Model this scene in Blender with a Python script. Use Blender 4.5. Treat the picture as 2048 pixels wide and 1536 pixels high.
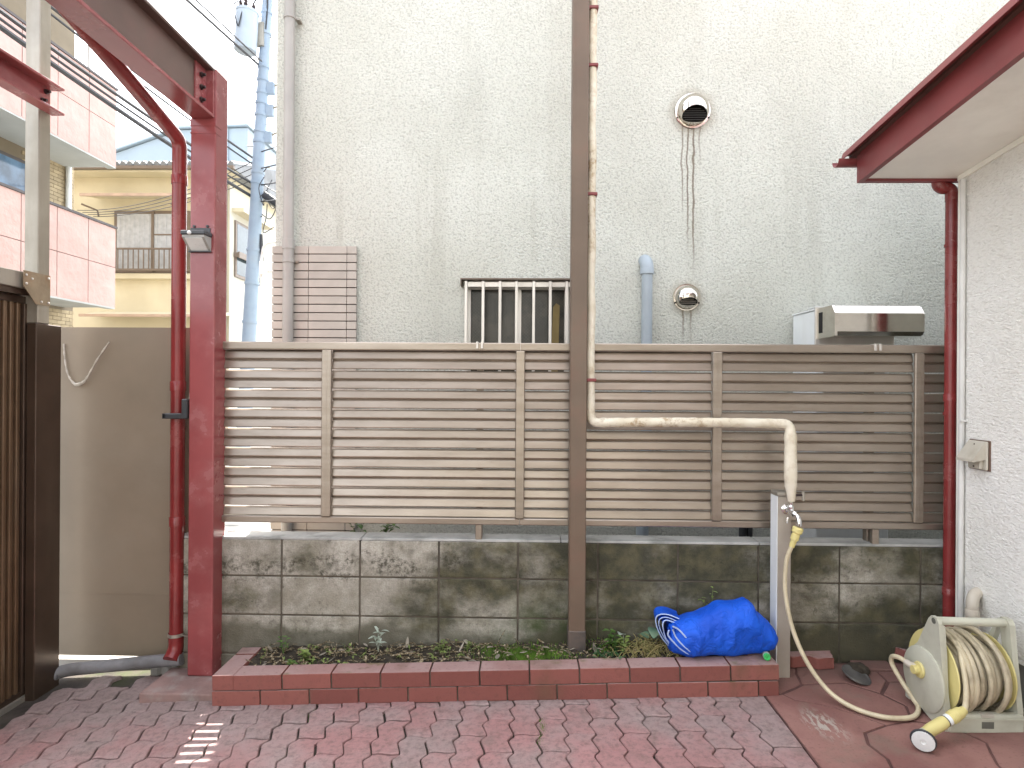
import bpy, bmesh, math, random
from mathutils import Vector, Matrix, noise
R = math.radians
random.seed(7)
for o in list(bpy.data.objects): bpy.data.objects.remove(o)
sc = bpy.context.scene
C = sc.collection

# ------------------------------------------------------------------ camera
cd = bpy.data.cameras.new('camera'); cam = bpy.data.objects.new('camera', cd); C.objects.link(cam)
cd.sensor_width = 36; cd.lens = 21.0; cd.clip_start = .02; cd.clip_end = 600
cam.matrix_world = Matrix.Translation((0, 0, 1.43)) @ (Matrix.Rotation(R(1.17), 4, 'Z') @ Matrix.Rotation(R(90), 4, 'X') @ Matrix.Rotation(R(.38), 4, 'Z'))
sc.camera = cam

# ------------------------------------------------------------------ sky, sun, exposure
SUN = Vector((-.25, 1.0, 1.87)).normalized()
el = math.asin(SUN.z)
w = bpy.data.worlds.new('World'); sc.world = w; w.use_nodes = True
nt = w.node_tree; bg = nt.nodes['Background']
sky = nt.nodes.new('ShaderNodeTexSky'); sky.sky_type = 'NISHITA'; sky.sun_disc = False
sky.sun_elevation = el; sky.sun_rotation = math.atan2(SUN.x, SUN.y)
sky.dust_density = 3.0; sky.air_density = 1.0; sky.ozone_density = 1.0
hs = nt.nodes.new('ShaderNodeHueSaturation'); hs.inputs['Saturation'].default_value = .25
nt.links.new(sky.outputs[0], hs.inputs['Color']); nt.links.new(hs.outputs[0], bg.inputs['Color'])
bg.inputs['Strength'].default_value = .15
sl = bpy.data.lights.new('sun', 'SUN'); sl.energy = 4.0; sl.angle = R(.53); sl.color = (1, .95, .87)
so = bpy.data.objects.new('sun', sl); C.objects.link(so); so.location = (0, 0, 12)
so.rotation_euler = (-SUN).to_track_quat('-Z', 'Y').to_euler()
vs = sc.view_settings; vs.view_transform = 'Standard'; vs.look = 'None'; vs.gamma = 1; vs.use_curve_mapping = False
vs.exposure = 2.68
sc.render.resolution_x, sc.render.resolution_y = 1024, 768

# ------------------------------------------------------------------ helpers
SL = .0357
def gz(x): return SL * x
TILT = -math.atan(SL)
WT = {}
def wt(o): return WT.get(o.name, Vector((0, 0, 0)))
def thing(name, label, cat, loc=(0, 0, 0), group=None, kind=None):
    o = bpy.data.objects.new(name, None); C.objects.link(o); o.location = loc; o.empty_display_size = .1
    WT[o.name] = Vector(loc)
    tag(o, label, cat, group); 
    return o
def tag(o, label=None, cat=None, group=None, kind=None):
    if label: o['label'] = label
    if cat: o['category'] = cat
    if group: o['group'] = group
    if kind: o['kind'] = kind
    return o
def link(name, me, parent=None, loc=(0, 0, 0), rot=None):
    o = bpy.data.objects.new(name, me); C.objects.link(o)
    loc = Vector(loc)
    if parent is not None:
        o.parent = parent; o.location = loc - wt(parent)
    else: o.location = loc
    if rot: o.rotation_euler = rot
    WT[o.name] = loc
    return o
def mesh(name, bm, m, smooth=False):
    bmesh.ops.recalc_face_normals(bm, faces=bm.faces)
    me = bpy.data.meshes.new(name); bm.to_mesh(me); bm.free()
    me.materials.append(m)
    if smooth:
        me.polygons.foreach_set('use_smooth', [True] * len(me.polygons))
        try: me.set_sharp_from_angle(angle=R(smooth if smooth is not True else 45))
        except Exception: pass
    return me
def obj(name, bm, m, parent=None, smooth=False, loc=(0, 0, 0), rot=None, kind=None):
    o = link(name, mesh(name, bm, m, smooth), parent, loc, rot)
    if kind: o['kind'] = kind
    return o
def single(name, bm, m, label, cat, base, smooth=False, group=None, kind=None):
    """one-mesh thing whose mesh is in world coordinates, origin moved to its base"""
    base = Vector(base)
    bmesh.ops.translate(bm, verts=bm.verts, vec=-base)
    o = obj(name, bm, m, None, smooth, base)
    return tag(o, label, cat, group, kind)
B = bmesh.new
def bx(bm, x0, x1, y0, y1, z0, z1, b=0, seg=1):
    r = bmesh.ops.create_cube(bm, size=1)
    v = r['verts']
    for p in v:
        p.co = Vector((x0 + (p.co.x + .5) * (x1 - x0), y0 + (p.co.y + .5) * (y1 - y0), z0 + (p.co.z + .5) * (z1 - z0)))
    if b:
        es = list({e for p in v for e in p.link_edges})
        bmesh.ops.bevel(bm, geom=es, offset=b, segments=seg, affect='EDGES', profile=.5)
    return bm
def box(*a, b=0, seg=1): return bx(B(), *a, b=b, seg=seg)
def prism(bm, pts, axis, a0, a1):
    """polygon pts extruded along axis; X: pts=(y,z)  Y: pts=(x,z)  Z: pts=(x,y)"""
    def mk(p, a):
        return {'X': (a, p[0], p[1]), 'Y': (p[0], a, p[1]), 'Z': (p[0], p[1], a)}[axis]
    v0 = [bm.verts.new(mk(p, a0)) for p in pts]; v1 = [bm.verts.new(mk(p, a1)) for p in pts]
    bm.faces.new(v0); bm.faces.new(v1[::-1])
    n = len(pts)
    for i in range(n): bm.faces.new((v0[i], v0[(i + 1) % n], v1[(i + 1) % n], v1[i]))
    return bm
def cr(pts, n=6, closed=False):
    """Catmull-Rom through pts"""
    P = [Vector(p) for p in pts]; out = []
    N = len(P)
    for i in range(N if closed else N - 1):
        a, b = P[i], P[(i + 1) % N]
        p0 = P[i - 1] if (i or closed) else a * 2 - b
        p3 = P[(i + 2) % N] if (closed or i + 2 < N) else b * 2 - a
        for k in range(n):
            t = k / n
            out.append(.5 * ((2 * a) + (b - p0) * t + (2 * p0 - 5 * a + 4 * b - p3) * t * t + (3 * a - p0 - 3 * b + p3) * t ** 3))
    if not closed: out.append(P[-1])
    return out
def tube(bm, pts, r, n=10, caps=True):
    P = [Vector(p) for p in pts]; rr = r if isinstance(r, (list, tuple)) else [r] * len(P)
    t0 = (P[1] - P[0]).normalized()
    u = t0.orthogonal().normalized(); rings = []
    for i, p in enumerate(P):
        t = ((P[min(i + 1, len(P) - 1)] - P[max(i - 1, 0)])).normalized()
        u = (u - t * u.dot(t)).normalized(); v = t.cross(u)
        rings.append([bm.verts.new(p + (u * math.cos(2 * math.pi * k / n) + v * math.sin(2 * math.pi * k / n)) * rr[i]) for k in range(n)])
    for a, b in zip(rings, rings[1:]):
        for k in range(n): bm.faces.new((a[k], a[(k + 1) % n], b[(k + 1) % n], b[k]))
    if caps: bm.faces.new(rings[0][::-1]); bm.faces.new(rings[-1])
    return bm
def lathe(bm, prof, c, axis, n=20, caps=True):
    """prof: list of (r, h) along axis vector from c"""
    ax = Vector(axis).normalized(); u = ax.orthogonal().normalized(); v = ax.cross(u); c = Vector(c)
    rings = [[bm.verts.new(c + ax * h + (u * math.cos(2 * math.pi * k / n) + v * math.sin(2 * math.pi * k / n)) * max(r, 1e-4)) for k in range(n)] for r, h in prof]
    for a, b in zip(rings, rings[1:]):
        for k in range(n): bm.faces.new((a[k], a[(k + 1) % n], b[(k + 1) % n], b[k]))
    if caps: bm.faces.new(rings[0][::-1]); bm.faces.new(rings[-1])
    return bm
def T(pts, r, n=10): return tube(B(), pts, r, n)
def L(prof, c, axis, n=20, caps=True): return lathe(B(), prof, c, axis, n, caps)
def bend(pts, rad, n=5):
    """polyline with rounded corners"""
    P = [Vector(p) for p in pts]; out = [P[0]]
    for i in range(1, len(P) - 1):
        a = (P[i - 1] - P[i]).normalized(); b = (P[i + 1] - P[i]).normalized()
        p0 = P[i] + a * rad; p1 = P[i] + b * rad
        for k in range(n + 1):
            t = k / n
            out.append(p0 * (1 - t) ** 2 + P[i] * 2 * t * (1 - t) + p1 * t * t)
    out.append(P[-1]); return out

# ------------------------------------------------------------------ materials
class NT:
    def __init__(s, name):
        s.m = bpy.data.materials.new(name); s.m.use_nodes = True; s.t = s.m.node_tree
        s.b = s.t.nodes['Principled BSDF']; s.pos = None
    def n(s, ty, **k):
        q = s.t.nodes.new('ShaderNode' + ty)
        for a, v in k.items(): setattr(q, a, v)
        return q
    def l(s, a, b): s.t.links.new(a, b)
    def P(s):
        if s.pos is None: s.pos = s.n('NewGeometry').outputs['Position']
        return s.pos
    def val(s, inp, v):
        if hasattr(v, 'is_output') or isinstance(v, bpy.types.NodeSocket): s.l(v, inp)
        else: inp.default_value = v
    def math(s, op, a, b=0.0, c=0.0, clamp=False):
        q = s.n('Math', operation=op, use_clamp=clamp)
        s.val(q.inputs[0], a); s.val(q.inputs[1], b); s.val(q.inputs[2], c); return q.outputs[0]
    def mapv(s, scale=(1, 1, 1), loc=(0, 0, 0), src=None):
        q = s.n('Mapping'); s.l(src or s.P(), q.inputs[0]); q.inputs['Scale'].default_value = scale; q.inputs['Location'].default_value = loc
        return q.outputs[0]
    def noise(s, scale, detail=4, vec=None, rough=.55, dist=0):
        q = s.n('TexNoise'); s.l(vec or s.P(), q.inputs['Vector'])
        q.inputs['Scale'].default_value = scale; q.inputs['Detail'].default_value = detail; q.inputs['Roughness'].default_value = rough; q.inputs['Distortion'].default_value = dist
        return q.outputs[0]
    def rng(s, v, a, b, c=0.0, d=1.0, sm=True):
        q = s.n('MapRange', interpolation_type='SMOOTHSTEP' if sm else 'LINEAR'); s.l(v, q.inputs[0])
        for i, x in enumerate((a, b, c, d)): q.inputs[1 + i].default_value = x
        return q.outputs[0]
    def mix(s, f, a, b, mode='MIX'):
        q = s.n('MixRGB', blend_type=mode); s.val(q.inputs[0], f)
        for i, x in ((1, a), (2, b)):
            if isinstance(x, tuple): q.inputs[i].default_value = (*x[:3], 1)
            else: s.l(x, q.inputs[i])
        return q.outputs[0]
    def sep(s):
        q = s.n('SeparateXYZ'); s.l(s.P(), q.inputs[0]); return q.outputs
    def bump(s, h, strength=.5, dist=.01):
        q = s.n('Bump'); q.inputs['Strength'].default_value = strength; q.inputs['Distance'].default_value = dist
        s.l(h, q.inputs['Height']); s.l(q.outputs[0], s.b.inputs['Normal'])
    def done(s, col, rough=.6, metal=0., spec=None):
        if isinstance(col, tuple): s.b.inputs['Base Color'].default_value = (*col[:3], 1)
        else: s.l(col, s.b.inputs['Base Color'])
        s.val(s.b.inputs['Roughness'], rough); s.b.inputs['Metallic'].default_value = metal
        if spec is not None: s.b.inputs['Specular IOR Level'].default_value = spec
        return s.m
def sc3(c, k): return tuple(min(1, x * k) for x in c)
def simple(name, col, rough=.5, metal=0, var=.12, vs=6, dirt=None, damt=.5, ds=3, bump=0, bs=80, bd=.003, rnd=0, spec=None, streak=False):
    """noise-varied paint / plastic / concrete"""
    k = NT(name)
    c = k.mix(k.rng(k.noise(vs, 5), .3, .7), sc3(col, 1 - var), sc3(col, 1 + var))
    if rnd:
        oi = k.n('ObjectInfo').outputs['Random']
        c = k.mix(k.rng(oi, 0, 1, 0, 1, False), k.mix(1., c, (1 - rnd,) * 3, 'MULTIPLY'), k.mix(1., c, (1 + rnd,) * 3, 'MULTIPLY'))
    ro = rough
    if dirt:
        v = k.mapv((1, 1, .18)) if streak else None
        d = k.math('MULTIPLY', k.rng(k.noise(ds, 6, v, .62), .46, .72), damt)
        c = k.mix(d, c, dirt)
        ro = k.math('ADD', k.math('MULTIPLY', d, .25), rough)
    else:
        ro = k.math('ADD', k.math('MULTIPLY', k.noise(vs * 3, 4), .2), rough - .1)
    if bump: k.bump(k.noise(bs, 4), bump, bd)
    return k.done(c, ro, metal, spec)

# stucco of the neighbour: coarse sprayed relief, grime, rust drips below the vents
def make_stucco():
    k = NT('neighbour_stucco'); x, y, z = k.sep()
    base = k.mix(k.rng(k.noise(1.1, 4), .35, .7), (.60, .605, .54), (.68, .69, .63))
    relief = k.noise(72, 3, k.mapv((1, 1, 1.1)), .6, .5)
    c = k.mix(k.rng(relief, .52, .36, 0, .42), base, (.27, .275, .245))
    g = k.math('MULTIPLY', k.rng(k.noise(2.6, 6, k.mapv((1, 1, .35)), .65), .5, .8), .24)
    c = k.mix(g, c, (.33, .33, .30))
    wob = k.math('MULTIPLY', k.math('SUBTRACT', k.noise(9, 3), .5), .035)
    xs = k.math('ADD', x, wob)
    tot = None
    for x0, zt, zb, wd, st in ((.978, 3.06, 2.40, .0045, .75), (1.012, 3.06, 2.2, .005, .95), (1.032, 3.06, 2.85, .004, .6), (1.048, 3.06, 2.06, .0055, 1.), (1.085, 3.07, 2.7, .004, .7),
                              (.985, 1.91, 1.60, .006, 1.), (1.036, 1.91, 1.62, .006, 1.), (.975, 1.92, 1.78, .004, .6), (1.012, 1.91, 1.84, .005, .7), (.94, 1.95, 1.8, .006, .35)):
        d = k.rng(k.math('ABSOLUTE', k.math('SUBTRACT', xs, x0)), wd * .4, wd * 1.7, 1, 0)
        f = k.math('MULTIPLY', k.math('MULTIPLY', d, k.rng(z, zb, zb + .35, 0, 1)), k.math('LESS_THAN', z, zt))
        f = k.math('MULTIPLY', f, st)
        tot = f if tot is None else k.math('MAXIMUM', tot, f)
    c = k.mix(k.math('MULTIPLY', tot, .8), c, (.13, .085, .05))
    # faint ring of dirt round the vents
    for cx, cz, r in ((1.039, 3.141, .135), (1.009, 1.977, .10)):
        dd = k.math('SQRT', k.math('ADD', k.math('POWER', k.math('SUBTRACT', x, cx), 2), k.math('POWER', k.math('SUBTRACT', z, cz), 2)))
        dd = k.math('ADD', dd, k.math('MULTIPLY', k.noise(14, 3), .05))
        c = k.mix(k.rng(dd, r, r + .06, .4, 0), c, (.30, .25, .19))
    rain = k.math('MULTIPLY', k.rng(k.noise(5.5, 5, k.mapv((1, 1, .06), (4, 0, 1)), .6), .52, .70), k.rng(k.noise(.9, 2), .4, .6, .06, .30))
    c = k.mix(rain, c, (.36, .35, .29))
    foot = k.math('MULTIPLY', k.rng(k.math('ADD', z, k.noise(1.6, 4)), 2.9, 1.6, 0, 1), k.rng(x, .2, 2.2, .08, .34))
    c = k.mix(foot, c, (.34, .35, .32))
    k.bump(k.math('ADD', relief, k.math('MULTIPLY', k.noise(190, 2), .25)), 1.0, .013)
    return k.done(c, .9, 0, .2)
def make_roughcast():
    k = NT('house_roughcast'); x, y, z = k.sep()
    base = k.mix(k.rng(k.noise(1.5, 4), .35, .7), (.86, .85, .80), (.91, .905, .87))
    rel = k.noise(80, 4, k.mapv((1, .6, 1.5)), .6, .4)
    c = k.mix(k.rng(rel, .5, .35, 0, .22), base, (.5, .48, .42))
    d = k.math('MULTIPLY', k.rng(k.noise(3, 6, k.mapv((1, 1, .2)), .6), .5, .75), .25)
    d = k.math('MULTIPLY', d, k.rng(z, 2.5, .3, .25, 1))
    c = k.mix(d, c, (.45, .38, .27))
    k.bump(rel, 1., .012)
    return k.done(c, .9, 0, .2)
def make_block():
    k = NT('concrete_block'); x, y, z = k.sep()
    fine = k.noise(130, 3)
    base = k.mix(k.rng(k.noise(4, 5), .35, .65), (.29, .27, .22), (.48, .455, .40))
    base = k.mix(k.rng(k.noise(17, 6, k.mapv((1, 1, .8)), .7), .42, .70, 0, .55), base, (.19, .175, .14))
    base = k.mix(k.rng(fine, .35, .65, 0, .28), base, (.16, .15, .12))
    oi = k.n('ObjectInfo').outputs['Random']
    base = k.mix(.5, base, k.mix(1., base, k.mix(k.rng(oi, 0, 1, 0, 1, False), (.75, .75, .75), (1.2, 1.2, 1.2)), 'MULTIPLY'))
    big = k.noise(2.4, 6, k.mapv((1, 1, 1.5), (3.1, 0, .4)), .62)
    lean = k.rng(x, -.9, .15, -.07, .12)
    f = k.rng(k.math('ADD', big, lean), .38, .66)
    c = k.mix(k.math('MULTIPLY', f, .9), base, k.mix(k.rng(k.noise(12, 4), .35, .7), (.026, .027, .013), (.085, .078, .038)))
    topband = k.math('MULTIPLY', k.rng(k.math('ABSOLUTE', k.math('SUBTRACT', z, .50)), .03, .11, 1, 0), k.rng(x, -.35, .0, 1, .3))
    sp = k.rng(k.math('ADD', k.noise(30, 6, None, .75), k.math('MULTIPLY', topband, .10)), .50, .74)
    c = k.mix(k.math('MULTIPLY', sp, k.rng(k.noise(3.3, 3, k.mapv((1, 1, 2.2))), .40, .58, 0, .9)), c, (.04, .037, .024))
    # moss low down round the steel post, damp foot
    mx = k.math('MULTIPLY', k.rng(k.math('ABSOLUTE', k.math('SUBTRACT', x, .12)), .05, .38, 1, 0), k.rng(z, .44, .12, 0, 1))
    mx = k.math('MULTIPLY', mx, k.rng(k.noise(9, 5), .33, .6))
    c = k.mix(k.math('MULTIPLY', mx, .9), c, (.035, .06, .012))
    damp = k.rng(k.math('ADD', z, k.math('MULTIPLY', k.noise(3.2, 4), .26)), .345, .29, 0, .72)
    c = k.mix(damp, c, (.07, .065, .042))
    k.bump(k.math('ADD', fine, k.math('MULTIPLY', k.noise(28, 4), 1.2)), .55, .006)
    return k.done(c, .92, 0, .25)
def make_paver():
    k = NT('paver'); x, y, z = k.sep()
    oi = k.n('ObjectInfo').outputs['Random']
    red = k.mix(k.rng(oi, 0, 1, 0, 1, False), (.30, .150, .146), (.385, .188, .188))
    grey = k.mix(k.rng(oi, 0, 1, 1, 0, False), (.25, .205, .195), (.315, .26, .25))
    worn = k.math('ADD', k.noise(1.7, 5, None, .6), k.math('MULTIPLY', k.math('SUBTRACT', oi, .5), .14))
    worn = k.math('ADD', worn, k.rng(x, -2.2, -.4, .12, 0))
    worn = k.math('ADD', worn, k.rng(y, 2.25, 2.7, -.05, .07))
    c = k.mix(k.rng(worn, .38, .64, .15, .85), red, grey)
    c = k.mix(k.rng(k.noise(38, 6, None, .72), .42, .72, 0, .55), c, (.085, .062, .056))
    c = k.mix(k.rng(k.noise(4.5, 6, k.mapv((1, 1, 1), (9, 3, 0)), .7), .52, .70, 0, .5), c, (.12, .10, .085))
    c = k.mix(k.rng(k.noise(11, 5, None, .7), .60, .72, 0, .55), c, (.26, .17, .16))
    c = k.mix(k.rng(k.noise(150, 2), .70, .76, 0, .6), c, (.34, .28, .26))
    k.bump(k.math('ADD', k.noise(160, 3), k.math('MULTIPLY', k.noise(14, 3), 1.)), .5, .004)
    return k.done(c, k.rng(k.noise(9, 3), .3, .7, .62, .85), 0, .35)
def make_brick(name='planter_brick'):
    k = NT(name)
    oi = k.n('ObjectInfo').outputs['Random']
    c = k.mix(k.rng(oi, 0, 1, 0, 1, False), (.19, .066, .055), (.27, .10, .083))
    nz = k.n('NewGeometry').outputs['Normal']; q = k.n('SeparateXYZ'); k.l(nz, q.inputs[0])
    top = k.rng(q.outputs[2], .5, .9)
    c = k.mix(k.math('MULTIPLY', top, k.rng(k.noise(5, 5), .3, .6, .6, 1.)), c, (.335, .225, .212))  # paler tops: overhead light painted into the brick colour
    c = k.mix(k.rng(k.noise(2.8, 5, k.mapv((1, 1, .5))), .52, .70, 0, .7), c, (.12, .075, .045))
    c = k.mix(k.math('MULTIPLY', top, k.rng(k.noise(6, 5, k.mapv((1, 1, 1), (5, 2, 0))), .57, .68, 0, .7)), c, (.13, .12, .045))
    c = k.mix(k.rng(k.noise(42, 5, None, .7), .50, .75, 0, .4), c, (.11, .05, .042))
    k.bump(k.math('ADD', k.noise(120, 4), k.math('MULTIPLY', k.noise(20, 3), .8)), .5, .004)
    return k.done(c, .85, 0, .3)
def make_apron():
    k = NT('stained_concrete'); x, y, z = k.sep()
    oi = k.n('ObjectInfo').outputs['Random']
    c = k.mix(k.rng(k.noise(3.2, 6), .35, .65), (.19, .085, .075), (.28, .145, .125))
    c = k.mix(k.rng(oi, 0, 1, 0, .3, False), c, (.24, .15, .12))
    c = k.mix(k.rng(k.noise(5, 6, k.mapv((1, 1, 1), (2, 7, 0)), .65), .50, .70, 0, .75), c, (.19, .13, .105))
    # worn pale scrape by the edge of the pavers
    dx = k.math('SUBTRACT', k.math('ADD', x, k.math('MULTIPLY', k.math('SUBTRACT', y, 2.45), .12)), 1.235)
    dd = k.math('SQRT', k.math('ADD', k.math('POWER', k.math('MULTIPLY', dx, 1.7), 2), k.math('POWER', k.math('SUBTRACT', y, 2.47), 2)))
    scr = k.math('MULTIPLY', k.rng(dd, .03, .16, 1, 0), k.rng(k.noise(34, 5, k.mapv((2.0, .6, 1))), .47, .56))
    c = k.mix(k.math('MULTIPLY', scr, .85), c, (.40, .37, .32))
    c = k.mix(k.rng(k.noise(90, 4), .55, .72, 0, .35), c, (.10, .05, .045))
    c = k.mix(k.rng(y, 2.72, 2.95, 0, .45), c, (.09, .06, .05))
    k.bump(k.math('ADD', k.noise(120, 4), k.math('MULTIPLY', k.noise(10, 4), 2.)), .45, .004)
    return k.done(c, .72, 0, .4)
def make_slat():
    k = NT('fence_aluminium')
    oi = k.n('ObjectInfo').outputs['Random']
    c = k.mix(k.rng(k.noise(3, 5, k.mapv((1, 1, 6))), .3, .7), (.285, .240, .195), (.355, .305, .255))
    c = k.mix(k.rng(oi, 0, 1, 0, .12, False), c, (.24, .20, .16))
    d = k.rng(k.noise(40, 5, k.mapv((.35, 1, 1.6)), .7), .55, .75, 0, .35)
    c = k.mix(d, c, (.2, .165, .13))
    ro = k.math('ADD', .24, k.math('MULTIPLY', k.noise(7, 4), .2))
    return k.done(c, ro, .72, .5)
def make_tarp():
    k = NT('tarp_blue')
    c = k.mix(k.rng(k.noise(8, 4), .3, .7), (.003, .070, .52), (.006, .105, .68))
    wv = k.noise(420, 2)
    cre = k.math('ABSOLUTE', k.math('SUBTRACT', k.noise(16, 3, k.mapv((1, 1, 1.3)), .5, .8), .5))
    k.bump(k.math('ADD', k.math('MULTIPLY', k.rng(cre, 0, .09, 0, 1), .8), k.math('ADD', k.math('MULTIPLY', k.noise(40, 4), .7), k.math('MULTIPLY', wv, .5))), .55, .006)
    return k.done(c, .55, 0, .35)
def make_insul():
    k = NT('pipe_insulation'); x, y, z = k.sep()
    c = k.mix(k.rng(k.noise(9, 5), .35, .65), (.60, .54, .42), (.70, .65, .54))
    d = k.math('MULTIPLY', k.rng(k.noise(26, 6, None, .7), .46, .66), k.rng(k.noise(2.5, 3), .35, .62))
    c = k.mix(k.math('MULTIPLY', d, .75), c, (.30, .19, .09))
    ws = k.n('TexWave', wave_type='BANDS', bands_direction='DIAGONAL'); k.l(k.P(), ws.inputs['Vector']); ws.inputs['Scale'].default_value = 11; ws.inputs['Distortion'].default_value = 2.5
    k.bump(ws.outputs['Fac'], .35, .003)
    return k.done(c, .75, 0, .3)
def make_wireglass():
    k = NT('wire_glass')
    x, y, z = k.sep()
    a = k.math('ABSOLUTE', k.math('SINE', k.math('MULTIPLY', k.math('ADD', x, z), 150)))
    b = k.math('ABSOLUTE', k.math('SINE', k.math('MULTIPLY', k.math('SUBTRACT', x, z), 150)))
    f = k.rng(k.math('MINIMUM', a, b), .0, .14, 1, 0)
    c = k.mix(k.math('MULTIPLY', f, .55), k.mix(k.rng(k.noise(5, 3), .4, .6), (.018, .017, .013), (.045, .04, .03)), (.11, .105, .085))
    k.bump(k.noise(60, 2), .15, .003)
    return k.done(c, .22, 0, .4)
def make_drystuff(name, cols):
    k = NT(name); f = k.noise(95, 2)
    c = k.mix(k.rng(f, .38, .5), cols[0], cols[1]); c = k.mix(k.rng(f, .53, .62), c, cols[2])
    k.b.inputs['Roughness'].default_value = .9
    return k.done(c, .9, 0, .2)

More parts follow.
